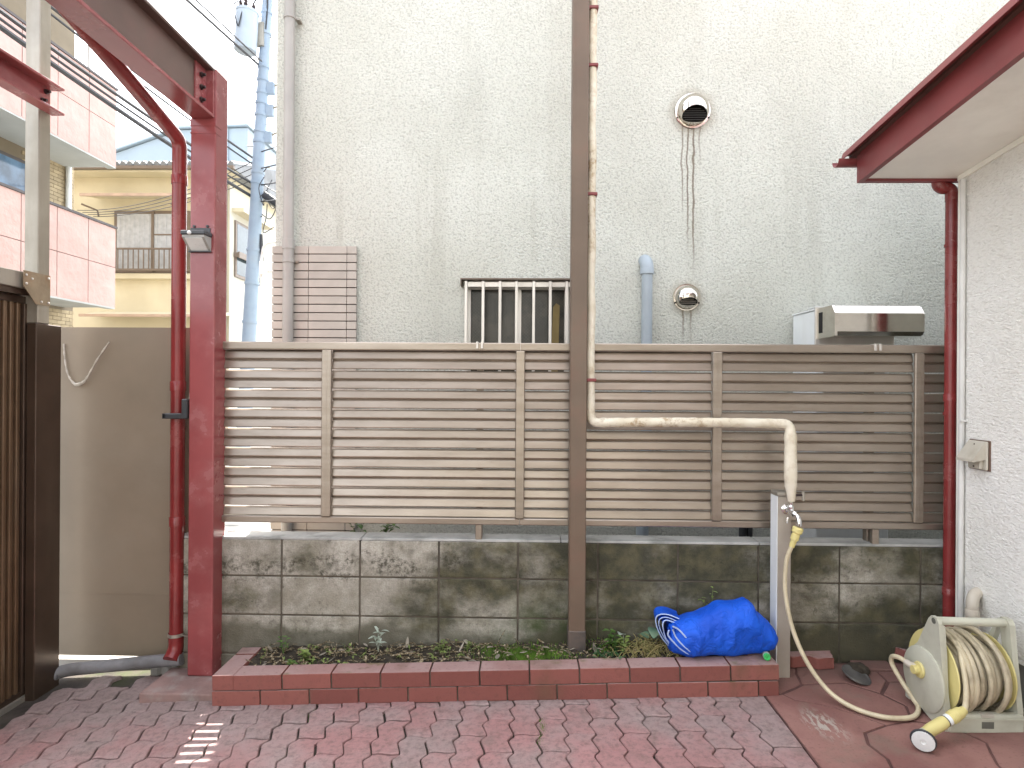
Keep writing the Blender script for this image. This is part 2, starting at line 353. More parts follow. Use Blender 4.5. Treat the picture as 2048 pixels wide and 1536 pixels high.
MT = dict(
    stucco=make_stucco(), roughcast=make_roughcast(), block=make_block(), paver=make_paver(), brick=make_brick(), apron=make_apron(),
    slat=make_slat(), tarp=make_tarp(), insul=make_insul(), wireglass=make_wireglass(),
    asphalt=simple('asphalt', (.11, .11, .108), .9, var=.25, vs=3, bump=.4, bs=150, dirt=(.07, .068, .06), damt=.5),
    earth=simple('bare_ground', (.16, .15, .13), .95, var=.25, vs=2, bump=.4, bs=40, bd=.01),
    sand=simple('joint_sand', (.045, .036, .03), .95, var=.4, vs=8, dirt=(.035, .05, .012), damt=.7, ds=5, bump=.6, bs=120),
    mortar=simple('mortar', (.10, .085, .065), .95, var=.3, vs=9, dirt=(.03, .024, .016), damt=.9, ds=4, bump=.5, bs=120),
    concrete=simple('concrete', (.36, .35, .33), .9, var=.18, vs=5, dirt=(.13, .13, .11), damt=.7, ds=4, bump=.4, bs=130),
    cap=simple('wall_cap', (.40, .40, .385), .88, var=.18, vs=6, dirt=(.16, .17, .15), damt=.7, ds=5, bump=.4, bs=120),
    slabred=simple('footing_concrete', (.24, .155, .14), .85, var=.25, vs=7, dirt=(.33, .30, .28), damt=.7, ds=8, bump=.4, bs=120),
    redsteel=simple('red_steel_paint', (.25, .058, .060), .22, var=.12, vs=3, dirt=(.38, .17, .17), damt=.45, ds=5, bump=.06, bs=25, spec=.5),
    redpipe=simple('red_pipe_paint', (.20, .026, .026), .24, var=.15, vs=5, dirt=(.30, .11, .10), damt=.3, ds=6, spec=.5),
    redroof=simple('red_roof_paint', (.20, .040, .042), .42, var=.12, vs=3, dirt=(.28, .15, .13), damt=.3, ds=4),
    beamweb=simple('brown_beam_paint', (.105, .060, .048), .38, var=.14, vs=3, dirt=(.20, .10, .09), damt=.4, ds=4),
    darkmetal=simple('dark_bolt_steel', (.05, .035, .035), .4, .6, var=.3, vs=20),
    postbrown=simple('brown_post_paint', (.135, .095, .066), .45, var=.1, vs=4, dirt=(.20, .10, .07), damt=.28, ds=6, bump=.08, bs=60),
    panelbrown=simple('brown_sheet_paint', (.225, .18, .13), .58, var=.08, vs=2, dirt=(.27, .23, .18), damt=.4, ds=2.2, bump=.05, bs=14, bd=.01),
    bronze=simple('bronze_aluminium', (.165, .105, .062), .3, .5, var=.15, vs=4, dirt=(.20, .15, .105), damt=.5, ds=5, streak=True),
    bronzedark=simple('dark_bronze_aluminium', (.075, .05, .036), .3, .45, var=.15, vs=5, dirt=(.12, .09, .065), damt=.4, streak=True),
    galv=simple('weathered_steel', (.34, .315, .27), .42, .55, var=.16, vs=4, dirt=(.22, .19, .14), damt=.5, ds=4, streak=True),
    rustplate=simple('rusty_plate', (.27, .21, .14), .5, .4, var=.2, vs=10, dirt=(.30, .15, .06), damt=.5, ds=9),
    tile=simple('siding_tile', (.445, .405, .36), .55, var=.07, vs=5, rnd=.06, dirt=(.33, .30, .26), damt=.35, ds=3),
    tilegap=simple('tile_gap', (.05, .035, .03), .9),
    greypipe=simple('grey_downpipe', (.35, .335, .31), .42, var=.08, vs=4, dirt=(.30, .27, .23), damt=.35, ds=3, streak=True),
    pvc=simple('grey_vinyl_pipe', (.36, .42, .47), .42, var=.08, vs=5, dirt=(.2, .2, .19), damt=.4, ds=5, streak=True),
    greyground=simple('dirty_grey_pipe', (.20, .20, .21), .5, var=.25, vs=8, dirt=(.13, .11, .10), damt=.6, ds=7),
    white=simple('white_enamel', (.76, .79, .80), .35, var=.05, vs=4, dirt=(.5, .5, .47), damt=.25, ds=4, streak=True),
    whitepipe=simple('white_conduit', (.66, .66, .64), .5, var=.08, vs=6, dirt=(.35, .31, .25), damt=.5, ds=6, streak=True),
    beigepipe=simple('beige_vinyl_pipe', (.56, .51, .43), .45, var=.1, vs=7, dirt=(.28, .22, .16), damt=.5, ds=8),
    steel=simple('stainless', (.66, .62, .56), .10, 1., var=.06, vs=6, dirt=(.4, .36, .3), damt=.35, ds=8),
    chrome=simple('chrome', (.75, .75, .75), .08, 1., var=.05, vs=10),
    alu=simple('aluminium_frame', (.60, .57, .53), .36, .6, var=.06, vs=5, dirt=(.40, .36, .3), damt=.35, ds=6, streak=True),
    black=simple('black_plastic', (.035, .038, .042), .42, var=.15, vs=10),
    lampgrey=simple('grey_plastic', (.30, .29, .27), .45, var=.1, vs=10),
    lens=simple('frosted_lens', (.66, .67, .66), .3, var=.05, vs=20),
    soffit=simple('soffit_board', (.88, .86, .79), .55, var=.05, vs=3, dirt=(.52, .48, .40), damt=.4, ds=1.2),
    found=simple('foundation', (.22, .215, .20), .9, var=.2, vs=5, dirt=(.10, .10, .085), damt=.6, ds=4, bump=.3, bs=60),
    ventbeige=simple('beige_vent_plastic', (.50, .47, .40), .5, var=.08, vs=9, dirt=(.30, .24, .17), damt=.4, ds=10),
    ventrim=simple('vent_gasket', (.14, .085, .06), .7),
    reel=simple('reel_plastic', (.50, .50, .41), .42, var=.07, vs=8, dirt=(.33, .31, .24), damt=.4, ds=7),
    reeldark=simple('reel_recess', (.12, .12, .10), .6),
    yellow=simple('yellow_plastic', (.64, .56, .23), .4, var=.1, vs=9, dirt=(.42, .34, .14), damt=.35, ds=9),
    hose=simple('cream_hose', (.56, .49, .34), .38, var=.1, vs=9, dirt=(.28, .22, .13), damt=.45, ds=12),
    hosedirty=simple('wound_hose', (.46, .40, .28), .42, var=.18, vs=9, dirt=(.18, .14, .09), damt=.6, ds=10),
    tarpedge=simple('tarp_hem', (.36, .47, .70), .6, var=.08, vs=9),
    green=simple('green_plastic', (.04, .42, .10), .35, var=.1),
    clear=simple('scuffed_clear_plastic', (.42, .40, .35), .25, var=.2, vs=20),
    lid=simple('weathered_lid', (.085, .082, .078), .55, var=.3, vs=15, dirt=(.15, .14, .12), damt=.5, ds=12, bump=.3, bs=60),
    leaf=simple('weed_leaf', (.085, .17, .035), .5, var=.35, vs=18),
    leafyel=simple('pale_weed_leaf', (.17, .23, .06), .5, var=.3, vs=18),
    leafgrey=simple('silver_leaf', (.40, .46, .38), .55, var=.2, vs=18),
    fern=simple('fern_frond', (.03, .095, .03), .5, var=.35, vs=18),
    broad=simple('dull_green_leaf', (.10, .18, .11), .5, var=.25, vs=14, dirt=(.2, .2, .11), damt=.4, ds=14),
    moss=simple('moss', (.105, .20, .022), .95, var=.45, vs=14),
    soil=simple('soil', (.032, .025, .017), .95, var=.4, vs=12, dirt=(.085, .07, .045), damt=.6, ds=20, bump=.9, bs=70, bd=.01),
    litter=make_drystuff('dry_litter', ((.055, .042, .026), (.19, .145, .085), (.36, .31, .22))),
    drygrass=make_drystuff('dry_stems', ((.20, .17, .07), (.30, .25, .11), (.13, .15, .05))),
    pink=simple('pink_cladding', (.52, .35, .315), .8, var=.08, vs=1.2, bump=.9, bs=3.2, bd=.05),
    pinkdark=simple('dark_coping', (.07, .06, .06), .6),
    tanwall=simple('tan_wall', (.20, .165, .115), .85, var=.1, vs=2),
    tanbrick=simple('tan_brick', (.37, .30, .19), .85, var=.1, vs=9, rnd=.12),
    undersl=simple('pale_slab', (.46, .48, .47), .8, var=.06, vs=2),
    cream=simple('cream_render', (.62, .56, .41), .85, var=.06, vs=1, dirt=(.5, .42, .28), damt=.25, ds=1.2),
    whitewall=simple('white_render', (.54, .53, .47), .85, var=.05, vs=1, dirt=(.5, .5, .44), damt=.2, ds=1.2),
    tilegrey=simple('grey_roof_tile', (.20, .21, .22), .7, var=.2, vs=3),
    greywall=simple('grey_metal_cladding', (.31, .38, .44), .6, var=.05, vs=1),
    brownalu=simple('brown_window_frame', (.16, .12, .09), .45, var=.1, vs=6),
    curtain=simple('net_curtain', (.44, .45, .47), .9, var=.12, vs=7),
    dglass=simple('window_glass', (.06, .08, .09), .06, var=.3, vs=1.5),
    bglass=simple('sky_reflecting_glass', (.10, .17, .26), .06, var=.5, vs=2.5),
    awning=simple('awning_sheet', (.46, .33, .25), .6, var=.12, vs=4),
    polegrey=simple('pole_concrete', (.27, .345, .44), .75, var=.1, vs=3, dirt=(.27, .28, .29), damt=.4, ds=3),
    transf=simple('transformer_paint', (.38, .45, .52), .45, var=.06, vs=3),
    wire=simple('cable', (.035, .038, .045), .6),
    dark=simple('dark_interior', (.012, .011, .01), .9),
    oldyellow=simple('mustard_board', (.20, .145, .05), .7),
    cord=simple('frayed_cord', (.50, .46, .40), .85, var=.2, vs=30, dirt=(.28, .25, .2), damt=.6, ds=40),
)

# ================================================================== SETTING
g = obj('ground', box(-250, 250, -250, 300, -.6, -.13), MT['earth'], kind='structure')
obj('street', box(-7.6, -2.62, -60, 90, -.2, -.1), MT['asphalt'], kind='structure')
obj('side_passage', box(-2.6, 9, 3.12, 10.5, -.2, -.045), MT['concrete'], kind='structure')
base = B(); prism(base, [(-2.62, -.125), (-2.62, gz(-2.62) - .016), (1.088, gz(1.088) - .016), (1.088, -.125)], 'Y', -2.5, 3.115)
paving = obj('paving', base, MT['sand'], kind='structure')

# wave-edged pavers, laid in columns running away from the gate
PW, PL = .1115, .2275
def wave(t):
    t = t % 1.0
    P = [(0, 1), (.06, .96), (.27, -.75), (.33, -1), (.40, -.92), (.92, .9), (1, 1)]
    for (a, x), (b, y) in zip(P, P[1:]):
        if a <= t <= b: return x + (y - x) * (t - a) / (b - a)
def paver_outline(gap=.0029):
    ts = [0, .06, .27, .33, .40, .66, .92]
    left = []; half = PL / 2
    for p in range(2):
        for t in ts: left.append((.0105 * wave(t), -(p + t) * half))
    left.append((.0105 * wave(0), -PL))
    def sx(u): return .0045 * math.sin(2 * math.pi * u)
    out = []
    for (x, y) in left: out.append((x + gap, y * (PL - 2 * gap) / PL - gap))
    us = [.2, .4, .6, .8]
    bot = [(left[-1][0] + gap + u * (PW - 2 * gap), -PL + gap + sx(u)) for u in us]
    right = [(x + PW - 2 * gap, y) for x, y in out][::-1]
    top = [(left[0][0] + gap + u * (PW - 2 * gap), -gap + sx(u)) for u in us][::-1]
    return out + bot + right + top
def paver_mesh(clip=None):
    bm = B(); o = paver_outline()
    if clip:
        h_ = len(o) // 2 - 2
        o = [(clip if (p[0] > PW * .62) else p[0], p[1]) for p in o]
    cx = sum(p[0] for p in o) / len(o); cy = sum(p[1] for p in o) / len(o)
    def sh(p, d):
        v = Vector((p[0] - cx, p[1] - cy)); return (p[0] - math.copysign(min(d, abs(v.x)), v.x) * (1 if abs(v.x) > .03 else .2), p[1] - math.copysign(min(d, abs(v.y)), v.y) * (1 if abs(v.y) > .09 else .0))
    a = [bm.verts.new((*p, -.03)) for p in o]; b_ = [bm.verts.new((*p, -.0035)) for p in o]; c_ = [bm.verts.new((*sh(p, .0035), 0)) for p in o]
    n = len(o)
    for A, Bq in ((a, b_), (b_, c_)):
        for i in range(n): bm.faces.new((A[i], A[(i + 1) % n], Bq[(i + 1) % n], Bq[i]))
    bm.faces.new(c_)
    return mesh('paver', bm, MT['paver'])
PM = paver_mesh(); PMC = paver_mesh(1.0845 - (.079 - .0105 + 8 * .1115))
X0 = .079 - .0105
cnt = 0
for ci in range(-21, 10):
    x = X0 + ci * PW
    y0 = 2.668 + (0 if ci % 2 else PL / 2)   # joint line phase alternates
    for rj in range(-2, 8):
        y = y0 - rj * PL + .001
        if x + PW > 1.10 + .02: continue
        if y > 3.10 or y - PL < .95: continue
        if x < -2.36 and y > 2.8: continue
        if y > 2.93 and x > -1.90: continue
        o = link('paver', PMC if ci == 8 else PM, paving, (x + random.uniform(-.0015, .0015), y + random.uniform(-.001, .001), gz(x) + random.uniform(-.0035, .0025)), (random.uniform(-.012, .012), TILT + random.uniform(-.012, .012), random.uniform(-.008, .008)))
        cnt += 1
# moss tufts growing in some joints
bm = B()
for (cx, cy, n, sp) in ((.085, 2.49, 160, .03), (.07, 2.40, 80, .02), (.545, 2.60, 60, .018), (-.93, 2.62, 30, .02)):
    for i in range(n):
        px = cx + random.gauss(0, .006); py = cy + random.gauss(0, sp); h = random.uniform(.003, .009)
        a = random.uniform(0, 6.28); d = Vector((math.cos(a), math.sin(a), 0)) * .002
        p = Vector((px, py, gz(px) - .012))
        bm.faces.new([bm.verts.new(p - d), bm.verts.new(p + d), bm.verts.new(p + Vector((random.uniform(-.002, .002), random.uniform(-.002, .002), h + .008)))])
jm = obj('joint_moss', bm, MT['moss'], kind='stuff')

# red-stained concrete apron scored into crazy-paving pieces
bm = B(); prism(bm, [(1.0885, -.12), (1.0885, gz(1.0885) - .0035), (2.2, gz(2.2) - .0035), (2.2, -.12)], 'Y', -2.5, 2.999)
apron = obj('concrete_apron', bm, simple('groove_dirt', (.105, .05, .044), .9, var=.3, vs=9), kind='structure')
flags = [
    [(1.0925, 2.70), (1.17, 2.71), (1.20, 2.66), (1.30, 2.62), (1.40, 2.545), (1.475, 2.46), (1.36, 2.41), (1.33, 2.33), (1.35, 2.24), (1.31, 2.10), (1.30, 1.98), (1.0925, 1.98)],
    [(1.178, 2.715), (1.30, 2.79), (1.50, 2.80), (1.60, 2.70), (1.645, 2.60), (1.60, 2.49), (1.484, 2.462), (1.405, 2.55), (1.30, 2.628), (1.205, 2.668)],
    [(1.372, 2.405), (1.48, 2.452), (1.60, 2.48), (1.72, 2.44), (1.78, 2.33), (1.72, 2.2), (1.70, 2.05), (1.50, 1.98), (1.312, 1.98), (1.32, 2.10), (1.362, 2.24), (1.342, 2.33)],
    [(1.655, 2.60), (1.612, 2.70), (1.70, 2.80), (1.86, 2.78), (2.05, 2.80), (2.05, 2.50), (1.90, 2.42), (1.73, 2.448), (1.612, 2.49)],
    [(1.79, 2.335), (1.735, 2.44), (1.90, 2.41), (2.05, 2.49), (2.05, 2.02), (1.86, 1.98), (1.71, 2.05), (1.73, 2.2)],
    [(1.32, 2.90), (1.30, 2.80), (1.50, 2.81), (1.605, 2.71), (1.69, 2.81), (1.70, 2.93), (1.55, 2.985), (1.36, 2.985)],
    [(1.71, 2.93), (1.70, 2.81), (1.86, 2.79), (2.05, 2.81), (2.05, 2.985), (1.72, 2.985)],
    [(1.095, 1.97), (1.30, 1.97), (1.50, 1.97), (1.69, 2.04), (1.72, 1.7), (1.60, 1.4), (1.3, 1.2), (1.095, 1.2)],
    [(1.70, 2.04), (1.86, 1.97), (2.05, 2.01), (2.05, 1.2), (1.61, 1.2), (1.61, 1.4), (1.73, 1.7)],
    [(1.163, 2.72), (1.29, 2.80), (1.31, 2.90), (1.35, 2.985), (1.165, 2.985)],
]
for pts in flags:
    cx = sum(p[0] for p in pts) / len(pts); cy = sum(p[1] for p in pts) / len(pts)
    dense = []
    for i, p in enumerate(pts):
        q = pts[(i + 1) % len(pts)]; n = max(1, int(math.dist(p, q) / .05))
        for k_ in range(n):
            t = k_ / n; a = p[0] + (q[0] - p[0]) * t; b_ = p[1] + (q[1] - p[1]) * t
            if k_ and 1.1 < a < 2.04: a += noise.noise((a * 30, b_ * 30, 1)) * .006; b_ += noise.noise((a * 30, b_ * 30, 5)) * .006
            dense.append((a, b_))
    bm = B(); h = random.uniform(-.001, .0015)
    lo = [bm.verts.new((a, b_, gz(a) - .012)) for a, b_ in dense]
    up = [bm.verts.new((a + (cx - a) * .008, b_ + (cy - b_) * .008, gz(a) + h - .001)) for a, b_ in dense]
    u2 = [bm.verts.new((a + (cx - a) * .03, b_ + (cy - b_) * .03, gz(a) + h)) for a, b_ in dense]
    n = len(dense)
    for A, Bq in ((lo, up), (up, u2)):
        for i in range(n): bm.faces.new((A[i], A[(i + 1) % n], Bq[(i + 1) % n], Bq[i]))
    bm.faces.new(u2)
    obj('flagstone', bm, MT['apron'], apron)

# ================================================================== BLOCK WALL
t = thing('block_wall', 'low stained concrete block wall with mossy patches under the slatted fence', 'wall', (.25, 3.06, -.1))
obj('wall_core', box(-1.75, 2.6, 3.006, 3.114, -.3, .632), MT['mortar'], t)
BMs = {}
def blockmesh(L_, H_):
    key = (round(L_, 3), round(H_, 3))
    if key not in BMs: BMs[key] = mesh('concrete_block', box(-L_ / 2, L_ / 2, -.055, .055, -H_ / 2, H_ / 2, b=.005, seg=2), MT['block'])
    return BMs[key]
for r, zt in enumerate((.633, .445, .248, .05)):
    zb = (.453, .256, .058, -.15)[r]
    for i in range(-2, 10):
        xa = -1.223 + .3995 * i + .004; xb = xa + .3915
        xa = max(xa, -1.74)
        if xa > 2.55: continue
        if i == -2 and xb - xa < .1: continue
        o = link('concrete_block', blockmesh(xb - xa, zt - zb), t, ((xa + xb) / 2, 3.055 + random.uniform(-.0015, .0015), (zt + zb) / 2), (random.uniform(-.003, .003), random.uniform(-.002, .002), random.uniform(-.003, .003)))
xs = [-1.75, -.82, .19, 1.18, 2.6]
for a, b_ in zip(xs, xs[1:]):
    obj('coping', box(a + .002, b_ - .002, 3.004, 3.122, .634, .647, b=.002), MT['cap'], t)

# ================================================================== SLATTED FENCE
t = thing('slatted_fence', 'brown aluminium louvred fence panels standing on the block wall', 'fence', (.28, 3.03, .647))
bays = [(-1.526, -1.018), (-.975, -.040), (.001, .940), (.983, 1.934), (1.974, 2.30)]
muls = [(-1.021, -.972), (-.042, .003), (.938, .985), (1.932, 1.976)]
for a, b_ in ((-1.527, -.0205), (-.0185, 2.30)):
    bm = B(); prism(bm, [(2.996, 1.596), (2.994, 1.602), (2.994, 1.631), (2.998, 1.636), (3.04, 1.636), (3.044, 1.63), (3.044, 1.596)], 'X', a, b_); obj('top_rail', bm, MT['slat'], t)
    bm = B(); prism(bm, [(2.996, .722), (2.994, .726), (2.994, .750), (2.998, .7545), (3.04, .7545), (3.044, .75), (3.044, .722)], 'X', a, b_); obj('bottom_rail', bm, MT['slat'], t)
def slatmesh(L_, H_, full=True):
    th = .0022
    def band(z0, z1_, y0, y1):      # curled lower lip, leaning face, rounded shoulder
        h = z1_ - z0
        return [(y0 + .004, z0), (y0 + .001, z0 + .0015), (y0, z0 + .005), (y0 + (y1 - y0) * .35, z0 + h * .55), (y0 + (y1 - y0) * .55, z1_ - .008), (y0 + (y1 - y0) * .78, z1_ - .003), (y1, z1_)]
    if full: f = band(0, H_ * .462, 0, .0155) + band(H_ * .532, H_, .0035, .0185)
    else: f = band(0, H_, 0, .0145)
    bk = [(f[-1][0] + .007, f[-1][1]), (f[-1][0] + .007, f[-1][1] - .002), (f[-1][0] + th, f[-1][1] - .002), (f[0][0] + .012 + th, H_ * .5), (f[0][0] + th, 0)]
    bm = B(); prism(bm, f + bk, 'X', 0, L_); return mesh('slat', bm, MT['slat'])
gaps = [.803 + .0992 * k_ for k_ in range(8)]
for a, b_ in bays:
    zb = .7555
    S1 = slatmesh(b_ - a, .0932); S0 = slatmesh(b_ - a, .803 - .003 - .7555, False); S2 = slatmesh(b_ - a, 1.5955 - (gaps[-1] + .003))
    link('slat', S0, t, (a, 3.007, zb))
    for k_ in range(7): link('slat', S1, t, (a, 3.007, gaps[k_] + .003))
    link('slat', S2, t, (a, 3.007, gaps[-1] + .003))
for a, b_ in muls:
    bm = box(a, b_, 2.9885, 3.0065, .7555, 1.5955, b=.003)
    bx(bm, (a + b_) / 2 - .002, (a + b_) / 2 + .002, 2.9870, 2.9883, .757, 1.594)
    obj('mullion', bm, MT['slat'], t)
for x in (-.225, 1.75):
    obj('post', box(x - .017, x + .017, 3.048, 3.09, .647, 1.60, b=.003), MT['slat'], t)
    obj('foot_bracket', box(x - .016, x + .016, 3.0, 3.03, .647, .7215, b=.002), MT['slat'], t)
    for dx in (-.012, .012): obj('rail_clip', box(x + dx - .006, x + dx + .006, 2.988, 3.03, 1.606, 1.641, b=.002), MT['alu'], t)

# ================================================================== NEIGHBOUR HOUSE
t = thing('neighbour_house', 'tall pale grey stucco house with barred window and round vents behind the fence', 'house', (2.5, 6.5, -.05))
NY = 3.75
bm = B()
X = [-1.58, -.376, .285, 9.0]; Z = [-.05, 1.42, 2.072, 6.9]
gv = {(i, j): bm.verts.new((X[i], NY, Z[j])) for i in range(4) for j in range(4)}
for i in range(3):
    for j in range(3):
        if (i, j) != (1, 1): bm.faces.new((gv[i, j], gv[i + 1, j], gv[i + 1, j + 1], gv[i, j + 1]))
hole = [gv[1, 1], gv[2, 1], gv[2, 2], gv[1, 2]]; inn = [bm.verts.new((v.co.x, NY + .12, v.co.z)) for v in hole]
for i in range(4): bm.faces.new((hole[i], hole[(i + 1) % 4], inn[(i + 1) % 4], inn[i]))
bk = {(i, j): bm.verts.new((x, 10.4, z)) for i, x in ((0, X[0]), (3, X[3])) for j, z in ((0, Z[0]), (3, Z[3]))}
bm.faces.new((bk[0, 0], bk[3, 0], bk[3, 3], bk[0, 3]))
bm.faces.new([gv[0, j] for j in range(4)] + [bk[0, 3], bk[0, 0]]); bm.faces.new([gv[3, j] for j in range(4)] + [bk[3, 3], bk[3, 0]])
bm.faces.new([gv[i, 3] for i in range(4)] + [bk[3, 3], bk[0, 3]])
obj('wall', bm, MT['stucco'], t)
rf = obj('roof', box(-1.78, 9.2, 3.45, 10.6, 6.902, 7.1), MT['tilegrey'], t)
# tile-faced corner
pn = obj('tile_backing', box(-1.584, -1.060, NY - .014, NY - .001, .3, 2.286), MT['tilegap'], t)
cols = [(-1.588, -1.3595), (-1.3565, -1.1175), (-1.1145, -1.056)]
TMs = [mesh('siding_tile', box(a, b_, -.010, .010, 0, .0465, b=.0012), MT['tile']) for a, b_ in cols]
for r in range(36):
    z = 2.240 - r * .0525
    for m_ in TMs: link('siding_tile', m_, t, (0, NY - .02, z))
# barred window
wn = obj('window', box(-.376, .285, NY + .05, NY + .09, 1.42, 1.46), MT['alu'], t)
bm = B()
for a, b_, c_, d_ in ((-.376, -.342, 1.46, 2.03), (.252, .285, 1.46, 2.03), (-.376, .285, 2.03, 2.072)): bx(bm, a, b_, NY + .045, NY + .10, c_, d_, b=.002)
obj('window_frame', bm, MT['alu'], wn)
obj('mullion', box(-.056, -.022, NY + .04, NY + .075, 1.46, 2.03), MT['alu'], wn)
obj('pane', box(-.342, -.056, NY + .062, NY + .066, 1.46, 2.03), MT['wireglass'], wn)
obj('pane', box(-.022, .252, NY + .062, NY + .066, 1.46, 2.03), MT['wireglass'], wn)
bm = B(); prism(bm, [(.165, 1.47), (.212, 1.47), (.222, 1.93), (.20, 1.945), (.180, 1.92)], 'Y', NY + .046, NY + .056); obj('board', bm, MT['oldyellow'], wn)
gr = obj('window_grille', box(-.372, .281, NY - .055, NY - .035, 2.03, 2.062, b=.002), MT['alu'], t)
for i, x in enumerate((-.364, -.258, -.153, -.051, .055, .157, .258)):
    obj('bar', box(x - .009, x + .009, NY - .066, NY - .054, 1.36, 2.066, b=.002), MT['alu'], gr)
for x in (-.362, .27): obj('bracket', box(x - .006, x + .006, NY - .054, NY, 2.035, 2.06), MT['alu'], gr)
bm = box(-.398, .305, NY - .075, NY, 2.0735, 2.082); bx(bm, -.398, -.392, NY - .075, NY, 2.035, 2.0734); bx(bm, .299, .305, NY - .075, NY, 2.035, 2.0734); obj('drip_cap', bm, MT['brownalu'], t)
# vents
def vent(name, label, cx, cz, r, fl, ea, eb, ez):
    v = thing(name, label, 'vent', (cx, NY, cz), 'round steel vents on the stucco wall')
    obj('flange', L([(fl * .55, .0), (fl, .0), (fl, -.004), (fl * .97, -.008), (fl * .55, -.009)], (cx, NY, cz), (0, 1, 0), 40, False), MT['steel'], v, 30)
    bm = B(); n = 48; rings = []
    dep = r * .95
    for i in range(9):
        q = i / 8; ring = []
        for k_ in range(n):
            a = 2 * math.pi * k_ / n
            ox, oz = r * math.cos(a), r * math.sin(a); ex, ez_ = ea * math.cos(a), ez + eb * math.sin(a)
            px, pz = ox + (ex - ox) * q, oz + (ez_ - oz) * q
            rho = min(1, math.hypot(px, pz) / r)
            ring.append(bm.verts.new((cx + px, NY - .009 - dep * math.sqrt(max(0, 1 - rho ** 2)), cz + pz)))
        rings.append(ring)
    last = rings[-1]; lip = [bm.verts.new(v_.co + Vector((0, .010, 0))) for v_ in last]; rings.append(lip)
    for a, b_ in zip(rings, rings[1:]):
        for k_ in range(n): bm.faces.new((a[k_], a[(k_ + 1) % n], b_[(k_ + 1) % n], b_[k_]))
    obj('hood', bm, MT['steel'], v, 50)
    obj('throat', L([(.001, 0), (r * .985, 0)], (cx, NY - .0105, cz), (0, -1, 0), 32, False), MT['dark'], v)
    nl = 7 if r > .09 else 4
    for i in range(nl):
        z = cz + ez - eb + (i + .5) * (2 * eb) / nl; hw = math.sqrt(max(.05, 1 - ((z - cz - ez) / eb) ** 2)) * ea * .97
        dpt = dep * math.sqrt(max(0, 1 - (abs(z - cz) / r) ** 2)) * .62
        bm = B(); prism(bm, [(NY - dpt - .008, z - .003), (NY - dpt + .012, z + .004), (NY - dpt + .012, z + .006), (NY - dpt - .008, z - .0012)], 'X', cx - hw * .93, cx + hw * .93)
        obj('louvre', bm, MT['galv'] if r < .09 else MT['lid'], v)
    for s_ in (-1, 1): obj('screw', L([(.006, 0), (.006, -.006), (.003, -.008)], (cx + s_ * fl * .86, NY - .006, cz - fl * .40), (0, 1, 0), 8), MT['darkmetal'], v)
vent('vent_hood', 'large domed steel vent high on the stucco wall with long brown drips', 1.039, 3.141, .098, .113, .076, .042, -.048)
vent('vent_hood', 'small domed steel vent with rusty drips beside the grey vinyl pipe', 1.009, 1.977, .076, .086, .056, .024, -.034)
# pipes on the neighbour's wall
t = thing('wall_downpipe', 'beige grey round downpipe on the corner of the stucco house', 'pipe', (-1.474, NY - .06, -.05))
px = -1.474
obj('pipe', T([(px, NY - .06, -.05), (px, NY - .06, 6.8)], .0325, 18), MT['greypipe'], t, 40)
for z in (2.29,): obj('socket', L([(.0365, 0), (.0365, .06), (.034, .062)], (px, NY - .06, z - .03), (0, 0, 1), 18), MT['greypipe'], t, 40)
for z in (3.70, 2.185):
    c_ = obj('clip', L([(.0375, -.008), (.0375, .008)], (px, NY - .06, z), (0, 0, 1), 18), MT['greypipe'], t, 40)
    obj('stud', box(px + .03, px + .058, NY - .05, NY, z - .006, z + .006), MT['galv'], c_)
t = thing('vinyl_vent_pipe', 'blue grey vinyl pipe with elbow rising up the stucco wall', 'pipe', (.752, NY - .055, -.05))
px = .752
obj('pipe', T([(px, NY - .055, .57), (px, NY - .055, 2.12)], .033, 18), MT['pvc'], t, 40)
obj('elbow', T(bend([(px, NY - .055, 2.118), (px, NY - .055, 2.19), (px - .004, NY, 2.205)], .06, 8), .040, 18), MT['pvc'], t, 40)
obj('collar', L([(.042, 0), (.042, .03), (.040, .034)], (px, NY - .055, 2.112), (0, 0, 1), 18), MT['pvc'], t, 40)
obj('lower_pipe', T([(px - .02, NY - .06, -.05), (px - .02, NY - .06, .572)], .038, 16), MT['pvc'], t, 40)
for i, (x, r_, m_) in enumerate(((1.33, .022, 'black'), (1.372, .018, 'black'), (1.70, .016, 'whitepipe'), (1.83, .018, 'whitepipe'))):
    single('wall_pipe', T([(x, NY - .1, -.05), (x, NY - .1, .74)], r_, 12), MT[m_], 'thin %s pipe against the foot of the stucco wall' % ('black' if i < 2 else 'white'), 'pipe', (x, NY - .1, -.05), 40, 'thin %s wall pipes' % ('black' if i < 2 else 'white'))
# water heater with stainless deflector
t = thing('water_heater', 'white outdoor water heater with a stainless deflector hood behind the fence', 'heater', (1.86, 3.57, -.05))
obj('casing', box(1.655, 2.065, 3.42, 3.72, .35, 1.862, b=.006), MT['white'], t)
obj('lid', box(1.650, 2.07, 3.416, 3.724, 1.8625, 1.870), MT['white'], t)
obj('stand', box(1.68, 2.04, 3.45, 3.70, -.05, .349), MT['concrete'], t)
bm = B(); pr_ = [(3.40, 1.862), (3.247, 1.862), (3.215, 1.820), (3.215, 1.722), (3.235, 1.700), (3.40, 1.700)]
prism(bm, pr_, 'X', 1.665, 2.118)
hd = obj('hood', bm, MT['steel'], t)
bm = B(); prism(bm, [(3.404, 1.866), (3.246, 1.866), (3.213, 1.822), (3.213, 1.70), (3.235, 1.695), (3.404, 1.695)], 'X', 1.650, 1.6645); obj('end_plate', bm, MT['steel'], hd)
bm = B(); prism(bm, [(3.404, 1.858), (3.25, 1.858), (3.222, 1.818), (3.222, 1.724), (3.24, 1.704), (3.404, 1.704)], 'X', 2.1185, 2.128); obj('end_plate', bm, MT['steel'], hd)
obj('slot', box(1.6485, 1.6499, 3.345, 3.385, 1.725, 1.84), MT['dark'], hd)
